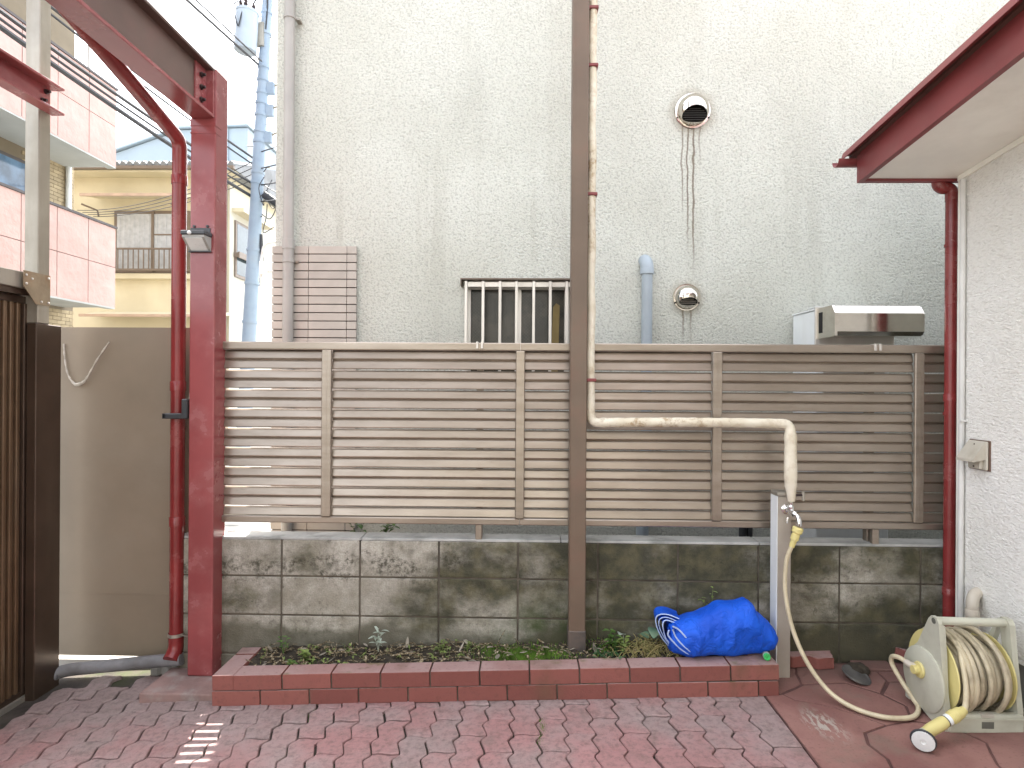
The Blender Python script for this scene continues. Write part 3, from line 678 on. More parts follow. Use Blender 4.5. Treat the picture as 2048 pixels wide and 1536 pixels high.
obj('mounting_flange', box(1.640, 2.08, 3.4045, 3.4155, 1.64, 1.875, b=.002), MT['alu'], t)
obj('control_panel', box(1.69, 2.03, 3.408, 3.4185, 1.30, 1.638), MT['alu'], t)
bm = B()
for i in range(12): bx(bm, 1.70 + i * .0215, 1.7125 + i * .0215, 3.5, 3.62, 1.871, 1.889)
bx(bm, 1.69, 1.96, 3.5, 3.62, 1.8895, 1.894); obj('top_grille', bm, MT['whitepipe'], t)
# white conduit with junction box on the corner
t = thing('corner_conduit', 'white conduit arm with small box beside the utility pole', 'conduit', (-1.6, 3.9, 2.2))
obj('arm', T(bend([(-1.58, 3.95, 2.37), (-1.74, 3.95, 2.36), (-1.76, 3.95, 2.24), (-1.76, 3.95, 2.13)], .05), .010, 8), MT['whitepipe'], t, True)
obj('box', box(-1.765, -1.715, 3.93, 3.97, 2.15, 2.235, b=.004), MT['white'], t)
obj('bracket', box(-1.72, -1.58, 3.945, 3.955, 2.16, 2.175), MT['whitepipe'], t)

# ================================================================== OWN HOUSE (right)
t = thing('house', 'white roughcast house wall with red fascia roof edge and raking soffit', 'house', (4, 0, 0))
HX = 2.06
bm = B(); bx(bm, HX, 6.5, -6, 2.875, .285, 2.9); obj('wall', bm, MT['roughcast'], t)
obj('foundation', box(HX + .022, 6.48, -5.98, 2.85, -.1, .2845), MT['found'], t)
obj('corner_trim', box(HX - .006, HX + .01, 2.852, 2.879, .285, 2.42), MT['soffit'], t)
rw = obj('unseen_rear_wing', box(-2.0, 6.4, -9, -3.2, -.1, 5.6), simple('unseen_wing_render', (.47, .475, .45), .85, var=.08, vs=2, bump=.3, bs=60), t)  # unseen wing behind the camera, added to block low sky light
obj('unseen_rear_roof', box(-2.3, 6.7, -9.2, -2.7, 5.602, 5.8), MT['redroof'], t)
for xa, xb, za, zb in ((-1.2, -.3, .05, 2.1), (.5, 1.9, 1.0, 2.1), (-1.1, .5, 3.5, 4.6)):
    wq = obj('unseen_rear_opening', box(xa, xb, -3.2, -3.15, za, zb), MT['brownalu'], rw)
    obj('pane', box(xa + .06, xb - .06, -3.15, -3.145, za + .06, zb - .06), MT['dglass'], wq)
def rk(y, z0): return z0 + (2.88 - y) * .105       # rake rising towards the camera
bm = B(); prism(bm, [(2.90, rk(2.90, 2.43)), (-4, rk(-4, 2.43)), (-4, rk(-4, 2.45)), (2.90, rk(2.90, 2.45))], 'X', 1.632, 2.5); obj('soffit', bm, MT['soffit'], t)
bm = B(); prism(bm, [(2.876, rk(2.876, 2.405)), (-4, rk(-4, 2.405)), (-4, rk(-4, 2.4285)), (2.876, rk(2.876, 2.4285))], 'X', HX - .012, HX - .0005); obj('soffit_moulding', bm, MT['soffit'], t)
bm = B(); prism(bm, [(2.905, rk(2.905, 2.42)), (-4, rk(-4, 2.42)), (-4, rk(-4, 2.556)), (2.905, rk(2.905, 2.556))], 'X', 1.606, 1.6315); obj('fascia', bm, MT['redroof'], t)
bm = B(); prism(bm, [(2.9055, rk(2.905, 2.42)), (2.9055, rk(2.905, 2.55)), (2.93, rk(2.93, 2.55)), (2.93, rk(2.93, 2.42))], 'X', 1.606, 6); obj('eave_board', bm, MT['redroof'], t)
bm = B()
prism(bm, [(2.965, rk(2.965, 2.567)), (-4, rk(-4, 2.567)), (-4, rk(-4, 2.580)), (2.965, rk(2.965, 2.580))], 'X', 1.560, 6)
rf = obj('roof', bm, MT['redroof'], t)
bm = B(); prism(bm, [(2.963, rk(2.963, 2.556)), (-4, rk(-4, 2.556)), (-4, rk(-4, 2.5665)), (2.963, rk(2.963, 2.5665))], 'X', 1.585, 1.64); obj('batten', bm, MT['beamweb'], rf)
bm = B(); prism(bm, [(1.545, 2.543), (1.549, 2.543), (1.5595, 2.567), (1.5595, 2.580), (1.556, 2.580)], 'Y', -4, 2.965)
for v in bm.verts: v.co.z += (2.88 - v.co.y) * .105
obj('drip_edge', bm, MT['redroof'], rf)
# eaves gutter
n = 10; bm = B(); o_ = [(2.962 + .032 * math.cos(math.pi + math.pi * i / n), 2.535 + .032 * math.sin(math.pi + math.pi * i / n)) for i in range(n + 1)]
i_ = [(2.962 + .029 * math.cos(math.pi + math.pi * i / n), 2.535 + .029 * math.sin(math.pi + math.pi * i / n)) for i in range(n + 1)][::-1]
prism(bm, o_ + i_, 'X', 1.52, 6); obj('gutter', bm, MT['redroof'], t)
# right downpipe
t = thing('house_downpipe', 'red round downpipe on the corner of the white house', 'pipe', (2.066, 2.94, .07))
obj('pipe', T([(2.066, 2.938, .05), (2.066, 2.938, 2.345)], .0265, 18), MT['redpipe'], t, 40)
obj('swan_neck', T(bend([(2.005, 2.948, 2.50), (2.006, 2.945, 2.395), (2.066, 2.938, 2.392), (2.066, 2.938, 2.33)], .03, 7), .0285, 18), MT['redpipe'], t, 40)
for z in (.42, 1.36): obj('socket', L([(.0295, 0), (.0295, .035), (.028, .037)], (2.066, 2.938, z), (0, 0, 1), 18), MT['redpipe'], t, 40)
for z in (2.115, 1.30):
    c_ = obj('clip', L([(.031, -.007), (.031, .007)], (2.066, 2.938, z), (0, 0, 1), 18), MT['redpipe'], t, 40)
    obj('stud', T([(2.09, 2.93, z), (2.09, 2.875, z)], .004, 6), MT['darkmetal'], c_)
t = thing('white_conduit', 'thin white conduit running down the corner of the white house', 'pipe', (2.047, 2.80, .2))
obj('pipe', T([(2.044, 2.833, 2.40), (2.044, 2.833, .30)], .012, 12), MT['whitepipe'], t, 40)
obj('clip', box(2.028, 2.06, 2.815, 2.825, 1.268, 1.276), MT['whitepipe'], t)
t = thing('drain_elbow', 'short beige vinyl drain pipe with elbow behind the hose reel', 'pipe', (1.99, 2.70, .07))
obj('pipe', T(bend([(2.075, 2.76, .50), (2.0, 2.70, .50), (2.0, 2.70, .30), (2.0, 2.70, .04)], .05, 7), .024, 16), MT['beigepipe'], t, 40)
obj('collar', L([(.0275, 0), (.0275, .03), (.026, .032)], (2.0, 2.70, .41), (0, 0, 1), 16), MT['beigepipe'], t, 40)
# beige vent cover on white wall
t = thing('vent_cover', 'small beige sloping vent cover on the white roughcast wall', 'vent', (HX, 2.76, 1.13))
bm = B()
ya, yb = 2.680, 2.795
pts = [(ya, HX - .004), (yb, HX - .004)]
prof = [(0, 1.182), (-.012, 1.186), (-.062, 1.104), (-.064, 1.094), (-.058, 1.092), (-.010, 1.170), (-.006, 1.170), (-.006, 1.10), (-.018, 1.088), (-.018, 1.078), (-.006, 1.066), (0, 1.066)]
top = [(0, 1.184), (-.012, 1.184), (-.066, 1.108), (-.066, 1.096), (0, 1.110)]
prism(bm, [(HX - .006 + a, z) for a, z in top], 'Y', ya + .006, yb - .006)
bm2 = bm; bx(bm2, HX - .016, HX - .006, ya, yb, 1.060, 1.188, b=.004); bx(bm2, HX - .03, HX - .014, ya + .02, yb - .02, 1.063, 1.108, b=.004)
obj('cover', bm2, MT['ventbeige'], t)
obj('gasket', box(HX - .0058, HX + .003, ya - .004, yb + .004, 1.056, 1.192, b=.002), MT['ventrim'], t)
for y, z, a in ((2.735, 1.074, HX - .031), (2.74, 1.172, HX - .024)): obj('screw', L([(.004, 0), (.004, .003), (.001, .004)], (a, y, z), (-1, 0, 0), 8), MT['darkmetal'], t)

# ================================================================== STEEL FRAME (left)
t = thing('steel_column', 'red steel box column with a bolted overhead beam running from it', 'column', (-1.59, 2.97, -.02))
col = obj('column', box(-1.652, -1.527, 2.911, 3.031, -.02, 2.975, b=.006, seg=2), MT['redsteel'], t)
obj('weld_seam', box(-1.6535, -1.5255, 2.9095, 2.96, 2.655, 2.660), MT['redsteel'], col)
obj('stiffener', box(-1.6545, -1.5245, 2.9085, 2.965, 2.69, 2.7255, b=.002), MT['redsteel'], col)
bm = box(-1.582, -1.574, -3.0, 2.9095, 2.745, 2.957); bmw = obj('beam_web', bm, MT['beamweb'], t)
obj('bottom_flange', box(-1.645, -1.532, -3.0, 2.9095, 2.728, 2.7445, b=.002), MT['redsteel'], t)
obj('top_flange', box(-1.645, -1.532, -3.0, 2.9095, 2.9575, 2.972, b=.002), MT['beamweb'], t)
pl = obj('splice_plate', box(-1.5735, -1.567, 2.80, 2.9085, 2.7455, 2.9565), MT['redsteel'], t)
obj('end_plate', box(-1.643, -1.534, 2.8965, 2.909, 2.7452, 2.9568), MT['redsteel'], t)
for z in (2.79, 2.85, 2.91):
    b_ = obj('bolt', L([(.013, 0), (.013, .010)], (-1.5668, 2.845, z), (1, 0, 0), 6), MT['darkmetal'], pl)
    obj('bolt_end', L([(.007, .010), (.007, .022), (.005, .024)], (-1.5668, 2.845, z), (1, 0, 0), 10), MT['darkmetal'], pl)
single('column_footing', box(-1.785, -1.424, 2.745, 3.003, -.16, -.0215, b=.006, seg=2), MT['slabred'], 'low worn reddish concrete footing under the red steel column', 'footing', (-1.6, 2.87, -.07))
# rain pipe from beam to ground
t = thing('carport_downpipe', 'red downpipe slanting from the beam then straight down past the brown sheet', 'pipe', (-1.757, 3.0, -.06))
obj('pipe', T(bend([(-1.71, 1.55, 2.98), (-1.735, 2.44, 2.782), (-1.757, 2.998, 2.655), (-1.757, 2.998, .12)], .05, 6), .034, 18), MT['redpipe'], t, 40)
for z in (2.43, 1.385, .70): obj('socket', L([(.0375, 0), (.0375, .045), (.035, .048)], (-1.757, 2.998, z), (0, 0, 1), 18), MT['redpipe'], t, 40)
obj('shoe', T(bend([(-1.757, 2.998, .16), (-1.757, 2.998, .07), (-1.763, 2.955, .035)], .04, 6), .037, 18), MT['redpipe'], t, 40)
obj('clip', L([(.040, -.008), (.040, .008)], (-1.757, 2.998, .15), (0, 0, 1), 18), MT['galv'], t, 40)
obj('strap', T([(-1.725, 2.985, .15), (-1.652, 2.96, .15)], .004, 6), MT['galv'], t)
t = thing('pipe_clamp', 'black plastic bracket clipped round the red downpipe beside the column', 'bracket', (-1.70, 2.95, 1.26))
bm = box(-1.803, -1.690, 2.94, 2.962, 1.245, 1.272, b=.004); bx(bm, -1.803, -1.790, 2.94, 3.02, 1.2455, 1.2715); obj('arm', bm, MT['black'], t)
obj('upright', box(-1.6995, -1.668, 2.925, 2.96, 1.246, 1.345, b=.005), MT['black'], t)
obj('screw', T([(-1.676, 2.955, 1.335), (-1.672, 2.955, 1.375)], .004, 8), MT['galv'], t)
t = thing('ground_pipe', 'grey drain pipe lying along the ground below the brown sheet', 'pipe', (-2.0, 2.98, -.06))
obj('pipe', T(bend([(-1.72, 2.985, .030), (-1.95, 2.99, .003), (-2.30, 2.975, -.030), (-2.37, 2.95, -.045), (-2.365, 2.92, -.075)], .05, 5), .031, 16), MT['greyground'], t, 40)
# solar wall lamp on column
t = thing('solar_lamp', 'black and grey wedge solar lamp screwed to the red column', 'lamp', (-1.59, 2.91, 2.11))
xa, xb = -1.652, -1.545
bm = B(); prism(bm, [(2.9105, 2.165), (2.845, 2.150), (2.842, 2.128), (2.9105, 2.072)], 'X', xa, xb); obj('housing', bm, MT['lampgrey'], t)
obj('top_band', box(xa - .006, xb + .006, 2.836, 2.9105, 2.1395, 2.1605, b=.004), MT['black'], t)
bm = B(); prism(bm, [(2.9060, 2.0775), (2.846, 2.1265), (2.8430, 2.1235), (2.9030, 2.0745)], 'X', xa + .012, xb - .012); obj('lens', bm, MT['lens'], t)
obj('bottom_lip', box(xa - .003, xb + .003, 2.896, 2.9105, 2.0665, 2.0735, b=.002), MT['black'], t)
obj('sensor', L([(.010, 0), (.010, .004), (.006, .009), (.001, .010)], (xa + .040, 2.8355, 2.147), (0, -1, 0), 14), MT['lens'], t, True)
obj('back_plate', box(xa + .004, xb - .004, 2.9075, 2.9108, 2.160, 2.188, b=.001), MT['black'], t)
for dx in (.022, .088): obj('screw', L([(.007, 0), (.007, .004), (.003, .006)], (xa + dx, 2.9105, 2.196), (0, -1, 0), 10), MT['black'], t)

# brown sheet closing the corner
t = thing('brown_sheet', 'plain brown painted metal sheet between the gate post and the red column', 'panel', (-2.03, 3.085, -.02))
obj('sheet', box(-2.56, -1.66, 3.078, 3.082, -.004, 1.712), MT['panelbrown'], t)
obj('top_edge', box(-2.56, -1.66, 3.0825, 3.10, 1.700, 1.7125), MT['panelbrown'], t)
obj('post', box(-1.70, -1.665, 3.0825, 3.12, -.1, 1.70), MT['panelbrown'], t)
obj('fold', box(-2.42, -1.70, 3.0765, 3.078, .318, .3215), MT['panelbrown'], t)
bm = B(); pts = cr([(-2.405, 3.070, 1.625), (-2.40, 3.070, 1.56), (-2.385, 3.068, 1.48), (-2.36, 3.066, 1.432), (-2.33, 3.064, 1.412), (-2.295, 3.064, 1.425), (-2.27, 3.066, 1.462), (-2.225, 3.068, 1.545), (-2.165, 3.07, 1.635)], 6)
tube(bm, pts, [.0035 + .006 * math.exp(-((i - 26) / 6.) ** 2) + .0012 * math.sin(i * 1.7) for i in range(len(pts))], 7)
single('hanging_cord', bm, MT['cord'], 'frayed pale cord hanging in a V on the brown sheet', 'cord', (-2.29, 3.07, 1.41), True)
single('rubble_edge', (lambda bm: [bx(bm, -1.92 + i * .055, -1.868 + i * .055, 3.02 + random.uniform(0, .02), 3.075, -.12, -.06 + random.uniform(.03, .065), b=.012) for i in range(5)] and bm)(B()), MT['concrete'], 'crumbling concrete lump on the ground behind the grey drain pipe', 'rubble', (-1.8, 3.05, -.07))

# gate on the left
t = thing('gate_post', 'weathered bronze square gate post with a riveted corner plate', 'post', (-2.37, 2.85, -.09))
obj('upper_post', box(-2.402, -2.332, 2.815, 2.886, 1.7065, 3.9, b=.004), MT['galv'], t)
obj('lower_post', box(-2.378, -2.3315, 2.806, 2.962, -.12, 1.706, b=.003), MT['bronzedark'], t)  # dark tone paints in the brown sheet reflected by the lower post
bm = B(); prism(bm, [(2.728, 1.945), (2.728, 1.872), (2.80, 1.795), (2.884, 1.795), (2.884, 1.945)], 'X', -2.3312, -2.3275); pl = obj('corner_plate', bm, MT['rustplate'], t)
for y, z in ((2.742, 1.925), (2.742, 1.885), (2.775, 1.912), (2.872, 1.93), (2.872, 1.81), (2.83, 1.81)): obj('rivet', L([(.006, 0), (.006, .003), (.002, .005)], (-2.3275, y, z), (1, 0, 0), 10), MT['alu'], pl)
t = thing('corrugated_gate', 'dark bronze gate leaf of vertical corrugated slats under a header rail', 'gate', (-2.41, 2.3, -.09))
obj('header', box(-2.405, -2.345, 1.1, 2.805, 1.863, 1.94, b=.003), MT['galv'], t)
obj('track', box(-2.43, -2.36, 1.1, 2.805, 1.835, 1.8625), MT['bronzedark'], t)
obj('top_rail', box(-2.432, -2.392, 1.1, 2.84, 1.80, 1.834, b=.002), MT['bronzedark'], t)
obj('end_stile', box(-2.43, -2.385, 2.80, 2.845, -.062, 1.7995, b=.002), MT['bronzedark'], t)
SM = mesh('gate_slat', prism(B(), [(-2.418, 0), (-2.398, .005), (-2.396, .008), (-2.396, .022), (-2.398, .025), (-2.418, .030), (-2.422, .030), (-2.422, 0)], 'Z', -.055, 1.7995), MT['bronze'])
for i in range(46): link('gate_slat', SM, t, (0, 2.768 - i * .0365, 0))
obj('web', box(-2.424, -2.4185, 1.1, 2.80, -.055, 1.799), MT['bronzedark'], t)
obj('bottom_rail', box(-2.432, -2.392, 1.1, 2.84, -.092, -.0555), MT['bronzedark'], t)
obj('floor_rail', box(-2.40, -2.375, .9, 2.87, -.13, -.078), MT['galv'], t)
# second red beam on the gate post
t = thing('gate_beam', 'short red channel beam bolted to the weathered gate post', 'beam', (-2.3, 2.0, 2.72))
obj('web', box(-2.3275, -2.318, .2, 2.862, 2.742, 2.850), MT['redsteel'], t)
obj('flange', box(-2.3275, -2.262, .2, 2.885, 2.730, 2.7415, b=.002), MT['redsteel'], t)
obj('flange', box(-2.3275, -2.262, .2, 2.885, 2.8505, 2.862, b=.002), MT['redsteel'], t)
for y, z in ((2.835, 2.825), (2.815, 2.775)):
    obj('bolt', L([(.012, 0), (.012, .009), (.007, .010), (.007, .024)], (-2.318, y, z), (1, 0, 0), 8), MT['darkmetal'], t)

# ================================================================== BROWN POST AND WATER PIPE
t = thing('brown_post', 'tall square brown steel post rising out of the planter', 'post', (.264, 2.93, .08))
obj('post', box(.224, .304, 2.90, 2.98, -.05, 4.6, b=.004), MT['postbrown'], t)
obj('foot', box(.221, .307, 2.897, 2.983, -.05, .235, b=.004), simple('damp_post_foot', (.075, .062, .055), .55, var=.25, vs=12, dirt=(.13, .09, .07), damt=.5, ds=12), t)
t = thing('insulated_pipe', 'tape-wrapped cream water pipe running down the brown post and across to the tap', 'pipe', (.33, 2.93, 1.2))
px = .326
rr = [.0205 + .0012 * math.sin(i * 1.3) for i in range(60)]
v1 = [(px + .002 * math.sin(i * .9), 2.945, 4.5 - (4.5 - 1.30) * i / 59) for i in range(60)]
obj('riser', T(v1, rr, 14), MT['insul'], t, True)
el_ = bend([(px, 2.945, 1.305), (px + .004, 2.943, 1.243), (.40, 2.93, 1.2435)], .035, 7)
obj('elbow', T(el_, .0225, 14), MT['insul'], t, True)
h1 = [(.37 + (1.245 - .37) * i / 40, 2.93 - .03 * i / 40, 1.2435 + .004 * math.sin(i / 40 * math.pi) + .004 * i / 40) for i in range(41)]
obj('run', T(h1, [.0235 + .0008 * math.sin(i * 1.9) for i in range(41)], 14), MT['insul'], t, True)
dn = bend([(1.215, 2.90, 1.2475), (1.277, 2.895, 1.247), (1.272, 2.875, 1.16), (1.262, 2.85, .98), (1.262, 2.84, .885)], .035, 6)
obj('drop', T(dn, [.0238] * 8 + [.0285 + .0015 * math.sin(i) for i in range(len(dn) - 10)] + [.024, .016], 14), MT['insul'], t, True)
for z in (3.275, 2.993, 2.362, 1.452): 
    b_ = box(px - .026, px + .026, 2.92, 2.972, z - .008, z + .008, b=.003); obj('band', b_, MT['redroof'], t)
t = thing('tap_pillar', 'slim square grey tap pillar standing at the end of the brick planter', 'pillar', (1.24, 2.9, .045))
obj('shaft', box(1.208, 1.272, 2.862, 2.935, -.02, .905, b=.003), simple('tap_pillar_alu', (.36, .32, .27), .5, .1, var=.12, vs=6, dirt=(.30, .24, .18), damt=.5, ds=8, streak=True), t)
obj('lit_left_side', box(1.2045, 1.2078, 2.8615, 2.9355, -.02, .904), MT['white'], t)  # thin white sheet paints the street light falling on the left side
obj('cap', box(1.203, 1.277, 2.857, 2.94, .9052, .925, b=.006, seg=2), MT['galv'], t)
obj('valve_stem', T([(1.284, 2.84, .915), (1.315, 2.835, .918)], .006, 8), MT['darkmetal'], t)
obj('valve_handle', T([(1.313, 2.835, .935), (1.316, 2.835, .890)], .007, 8), MT['galv'], t)
tp = thing('tap', 'small chrome tap on the grey pillar with the hose attached', 'tap', (1.25, 2.84, .83))
obj('rose', L([(.024, 0), (.024, .006), (.014, .012)], (1.246, 2.862, .846), (0, -1, 0), 18), MT['chrome'], tp, 40)
obj('body', T(cr([(1.246, 2.858, .846), (1.250, 2.825, .843), (1.256, 2.795, .836), (1.262, 2.772, .826), (1.263, 2.764, .806), (1.262, 2.764, .79)], 5), [.013] * 6 + [.016] * 6 + [.0125] * 14, 14), MT['chrome'], tp, True)
obj('bonnet', L([(.014, 0), (.014, .022), (.010, .026), (.006, .03), (.006, .04)], (1.251, 2.822, .846), (0, -.2, 1), 14), MT['chrome'], tp, 40)
obj('handle', T([(1.243, 2.835, .812), (1.236, 2.83, .785)], [.006, .004], 8), MT['chrome'], tp)
# hose from tap to reel
t = thing('garden_hose', 'cream hose hanging from the tap and looping over the ground to the reel', 'hose', (1.5, 2.6, .06))
hp = [(1.234, 2.768, .70), (1.212, 2.775, .62), (1.205, 2.770, .49), (1.222, 2.742, .343), (1.262, 2.700, .215), (1.315, 2.66, .125), (1.365, 2.615, .078), (1.42, 2.545, .066), (1.50, 2.487, .069), (1.60, 2.485, .073), (1.665, 2.545, .079), (1.668, 2.60, .105), (1.655, 2.65, .15), (1.640, 2.685, .20), (1.635, 2.675, .236), (1.640, 2.635, .250), (1.648, 2.595, .248)]
obj('tube', T(cr(hp, 7), .0098, 12), MT['hose'], t, True)
ax = (Vector((1.262, 2.764, .79)) - Vector((1.232, 2.768, .695))).normalized()
cn = obj('connector', L([(.0115, 0), (.013, .012), (.0135, .034), (.018, .036), (.0185, .062), (.017, .064), (.0175, .068), (.0235, .072), (.024, .092), (.020, .096)], (1.232, 2.768, .690), ax, 18), MT['yellow'], t, 35)
ax2 = Vector((1, -.35, -.02)).normalized()
obj('elbow', T(cr([(1.646, 2.60, .248), (1.655, 2.565, .246), (1.672, 2.548, .243), (1.688, 2.543, .242)], 5), [.012, .0125, .013, .0135, .014, .0145, .0145, .0145, .014, .013, .013, .0135, .0135, .014, .014, .014], 14), MT['beigepipe'], t, True)

# ================================================================== HOSE REEL
t = thing('hose_reel', 'pale plastic hose reel with yellow drum and wound hose by the white wall', 'hose reel', (1.83, 2.54, .065))
cy, cz = 2.543, .245
def frame_pts(): return [(2.405, .062), (2.405, .115), (2.422, .20), (2.432, .34), (2.447, .47), (2.460, .490), (2.492, .490), (2.508, .474), (2.575, .345), (2.625, .295), (2.652, .24), (2.655, .19), (2.64, .145), (2.60, .105), (2.55, .078), (2.49, .063)]
for side, xa in ((0, 1.680), (1, 1.962)):
    bm = B(); 
    if side == 0:
        prism(bm, frame_pts(), 'X', xa, xa + .016)
        fr = obj('side_frame', bm, MT['reel'], t)
        obj('disc', L([(.128, 0), (.128, .006), (.122, .010), (.02, .011)], (xa + .0005, cy - .01, cz - .035), (-1, 0, 0), 40), MT['reel'], fr, 40)
        bm = B(); prism(bm, [(2.412, .122), (2.428, .20), (2.437, .34), (2.450, .462), (2.470, .462), (2.456, .34), (2.446, .20), (2.434, .122)], 'X', xa + .0165, xa + .028); obj('rib', bm, MT['reel'], fr)
    else:
        prism(bm, [(2.405, .062), (2.405, .14), (2.432, .34), (2.447, .47), (2.460, .490), (2.492, .490), (2.505, .474), (2.478, .34), (2.445, .14), (2.64, .14), (2.55, .34), (2.5, .474), (2.51, .478), (2.60, .31), (2.672, .14), (2.672, .062)], 'X', xa, xa + .022)
        fr = obj('side_frame', bm, MT['reel'], t)
obj('handle', T([(1.694, 2.476, .474), (1.964, 2.476, .470)], .0165, 16), MT['reel'], t, 40)
obj('handle_cap', L([(.012, 0), (.012, .002)], (1.6805, 2.476, .474), (-1, 0, 0), 14), MT['reeldark'], t)
bm = box(1.690, 1.984, 2.396, 2.430, .060, .135, b=.008, seg=2); fb = obj('front_base', bm, MT['reel'], t)
obj('recess', box(1.815, 1.862, 2.3945, 2.3965, .082, .108), MT['reeldark'], fb)
obj('latch', box(1.812, 1.864, 2.393, 2.415, .124, .1375, b=.002), MT['ventbeige'], fb)
obj('ledge', box(1.692, 1.982, 2.392, 2.397, .116, .1215), MT['reel'], fb)
obj('rear_base', box(1.690, 1.984, 2.645, 2.676, .060, .12, b=.006), MT['reel'], t)
obj('tray', box(1.697, 1.962, 2.43, 2.645, .061, .072), MT['reeldark'], t)
obj('flange', L([(.155, 0), (.158, .003), (.155, .006), (.07, .012), (.065, .0125)], (1.726, cy, cz), (-1, 0, 0), 40), MT['yellow'], t, 40)
obj('flange', L([(.065, 0), (.07, .001), (.147, .007), (.150, .010), (.147, .013)], (1.941, cy, cz), (1, 0, 0), 40), MT['yellow'], t, 40)
obj('hub', L([(.07, 0), (.07, .21)], (1.727, cy, cz), (1, 0, 0), 24), MT['yellow'], t, 40)
obj('inlet_knob', L([(.031, 0), (.034, .006), (.031, .012), (.018, .014), (.018, .032), (.016, .034)], (1.672, cy, cz - .003), (-1, 0, 0), 24), MT['yellow'], t, 35)
obj('crank', L([(.022, 0), (.022, .012)], (1.9845, cy, cz), (1, 0, 0), 14), MT['reel'], t)
# wound hose, three layers of uneven turns
lay = [(.104, 9), (.126, 9), (.150, 7)]
for li, (rad, nt_) in enumerate(lay):
    pts = []
    N = nt_ * 28
    for i in range(N + 1):
        q = i / N; s_ = q if li % 2 == 0 else 1 - q
        a = 2 * math.pi * nt_ * q - 2.3
        x = 1.744 + s_ * .182 + .012 * math.sin(a + li) + .006 * math.sin(a * .37 + 2)
        r_ = rad + .006 * math.sin(a * .53 + li * 2) + (.012 * max(0, math.sin(a * .21 + 1)) if li == 2 else 0)
        pts.append((x, cy - math.cos(a) * r_, cz + math.sin(a) * r_ + (.006 if li == 2 else 0)))
    obj('hose_winding', T(pts, .0098, 8), MT['hosedirty'], t, True)
e_ = Vector(pts[-1])
# loose end and nozzle
lp = [(1.80, 2.545, .405), (1.775, 2.47, .39), (1.755, 2.42, .33), (1.748, 2.392, .265), (1.738, 2.375, .20), (1.715, 2.355, .162)]
obj('hose_end', T(cr(lp, 6), .0102, 12), MT['hose'], t, True)
A_ = Vector((1.722, 2.362, .172)); D_ = (Vector((1.512, 2.305, .098)) - A_).normalized()
def NZ(p): return [(a * 1.22, b_ * 1.32) for a, b_ in p]
nz = obj('nozzle', L(NZ([(.012, 0), (.0145, .012), (.017, .016), (.0175, .034), (.0195, .036), (.0195, .052), (.0165, .054), (.0165, .060)]), A_, D_, 18), MT['yellow'], t, 35)
obj('nozzle_ring', L(NZ([(.0168, .0602), (.0168, .072)]), A_, D_, 18), MT['white'], nz)
obj('nozzle_band', L(NZ([(.0172, .0722), (.0172, .0745)]), A_, D_, 18), MT['black'], nz)
obj('nozzle_grip', L(NZ([(.0165, .0747), (.0185, .085), (.0185, .130), (.017, .140), (.016, .152)]), A_, D_, 18), MT['yellow'], nz, 35)
hc = A_ + D_ * .208; D2 = (Vector((-.55, -.80, -.12))).normalized()
obj('nozzle_neck', T(cr([A_ + D_ * .196, hc, hc + D2 * .022], 4), .0195, 14), MT['reel'], nz, True)
fc = hc + D2 * .014
obj('nozzle_head', L(NZ([(.017, -.004), (.026, .006), (.030, .012), (.030, .016)]), fc, D2, 24), MT['reel'], nz, 40)
obj('head_gasket', L(NZ([(.034, .0162), (.0355, .019), (.034, .0228)]), fc, D2, 24), MT['black'], nz)
obj('spray_face', L(NZ([(.0305, .0229), (.0305, .027), (.008, .029), (.006, .026), (.001, .026)]), fc, D2, 24), MT['lens'], nz, 30)

# ================================================================== PLANTER
t = thing('brick_planter', 'low red brick planter edging in two courses along the block wall', 'planter', (-.13, 2.85, 0))
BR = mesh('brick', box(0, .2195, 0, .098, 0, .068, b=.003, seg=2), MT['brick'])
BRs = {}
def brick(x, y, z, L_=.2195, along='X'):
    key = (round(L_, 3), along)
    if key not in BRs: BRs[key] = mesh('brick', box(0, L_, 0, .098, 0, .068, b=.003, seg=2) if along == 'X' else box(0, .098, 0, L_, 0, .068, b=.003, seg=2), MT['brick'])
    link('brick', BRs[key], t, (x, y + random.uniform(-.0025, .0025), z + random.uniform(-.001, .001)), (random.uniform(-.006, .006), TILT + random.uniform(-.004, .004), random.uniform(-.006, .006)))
z1 = lambda x: gz(x) - .002
z2 = lambda x: gz(x) + .070
x = -1.416; i = 0
while x < 1.13:
    Lx = min(.2195, 1.152 - x)
    if Lx > .03: brick(x, 2.70, z1(x), Lx)
    x += .2255
x = -1.317
brick(-1.416, 2.70, z2(-1.416), .215, 'Y'); brick(-1.416, 2.925, z2(-1.416), .072, 'Y')
brick(-1.416, 2.80, z1(-1.416), .195, 'Y')
while x < 1.10:
    Lx = min(.2195, 1.152 - x)
    if Lx > .03: brick(x, 2.70, z2(x), Lx)
    x += .2258
brick(1.052, 2.803, z1(1.052), .19, 'Y'); brick(1.052, 2.803, z2(1.052), .19, 'Y')
bm = B(); prism(bm, [(-1.408, gz(-1.408) - .03), (-1.408, gz(-1.408) + .126), (1.145, gz(1.145) + .126), (1.145, gz(1.145) - .03)], 'Y', 2.708, 2.788); obj('mortar', bm, MT['mortar'], t)
bm = B(); prism(bm, [(-1.406, -.08), (-1.406, gz(-1.406) + .126), (-1.33, gz(-1.33) + .126), (-1.33, -.08)], 'Y', 2.79, 2.99); obj('mortar', bm, MT['mortar'], t)
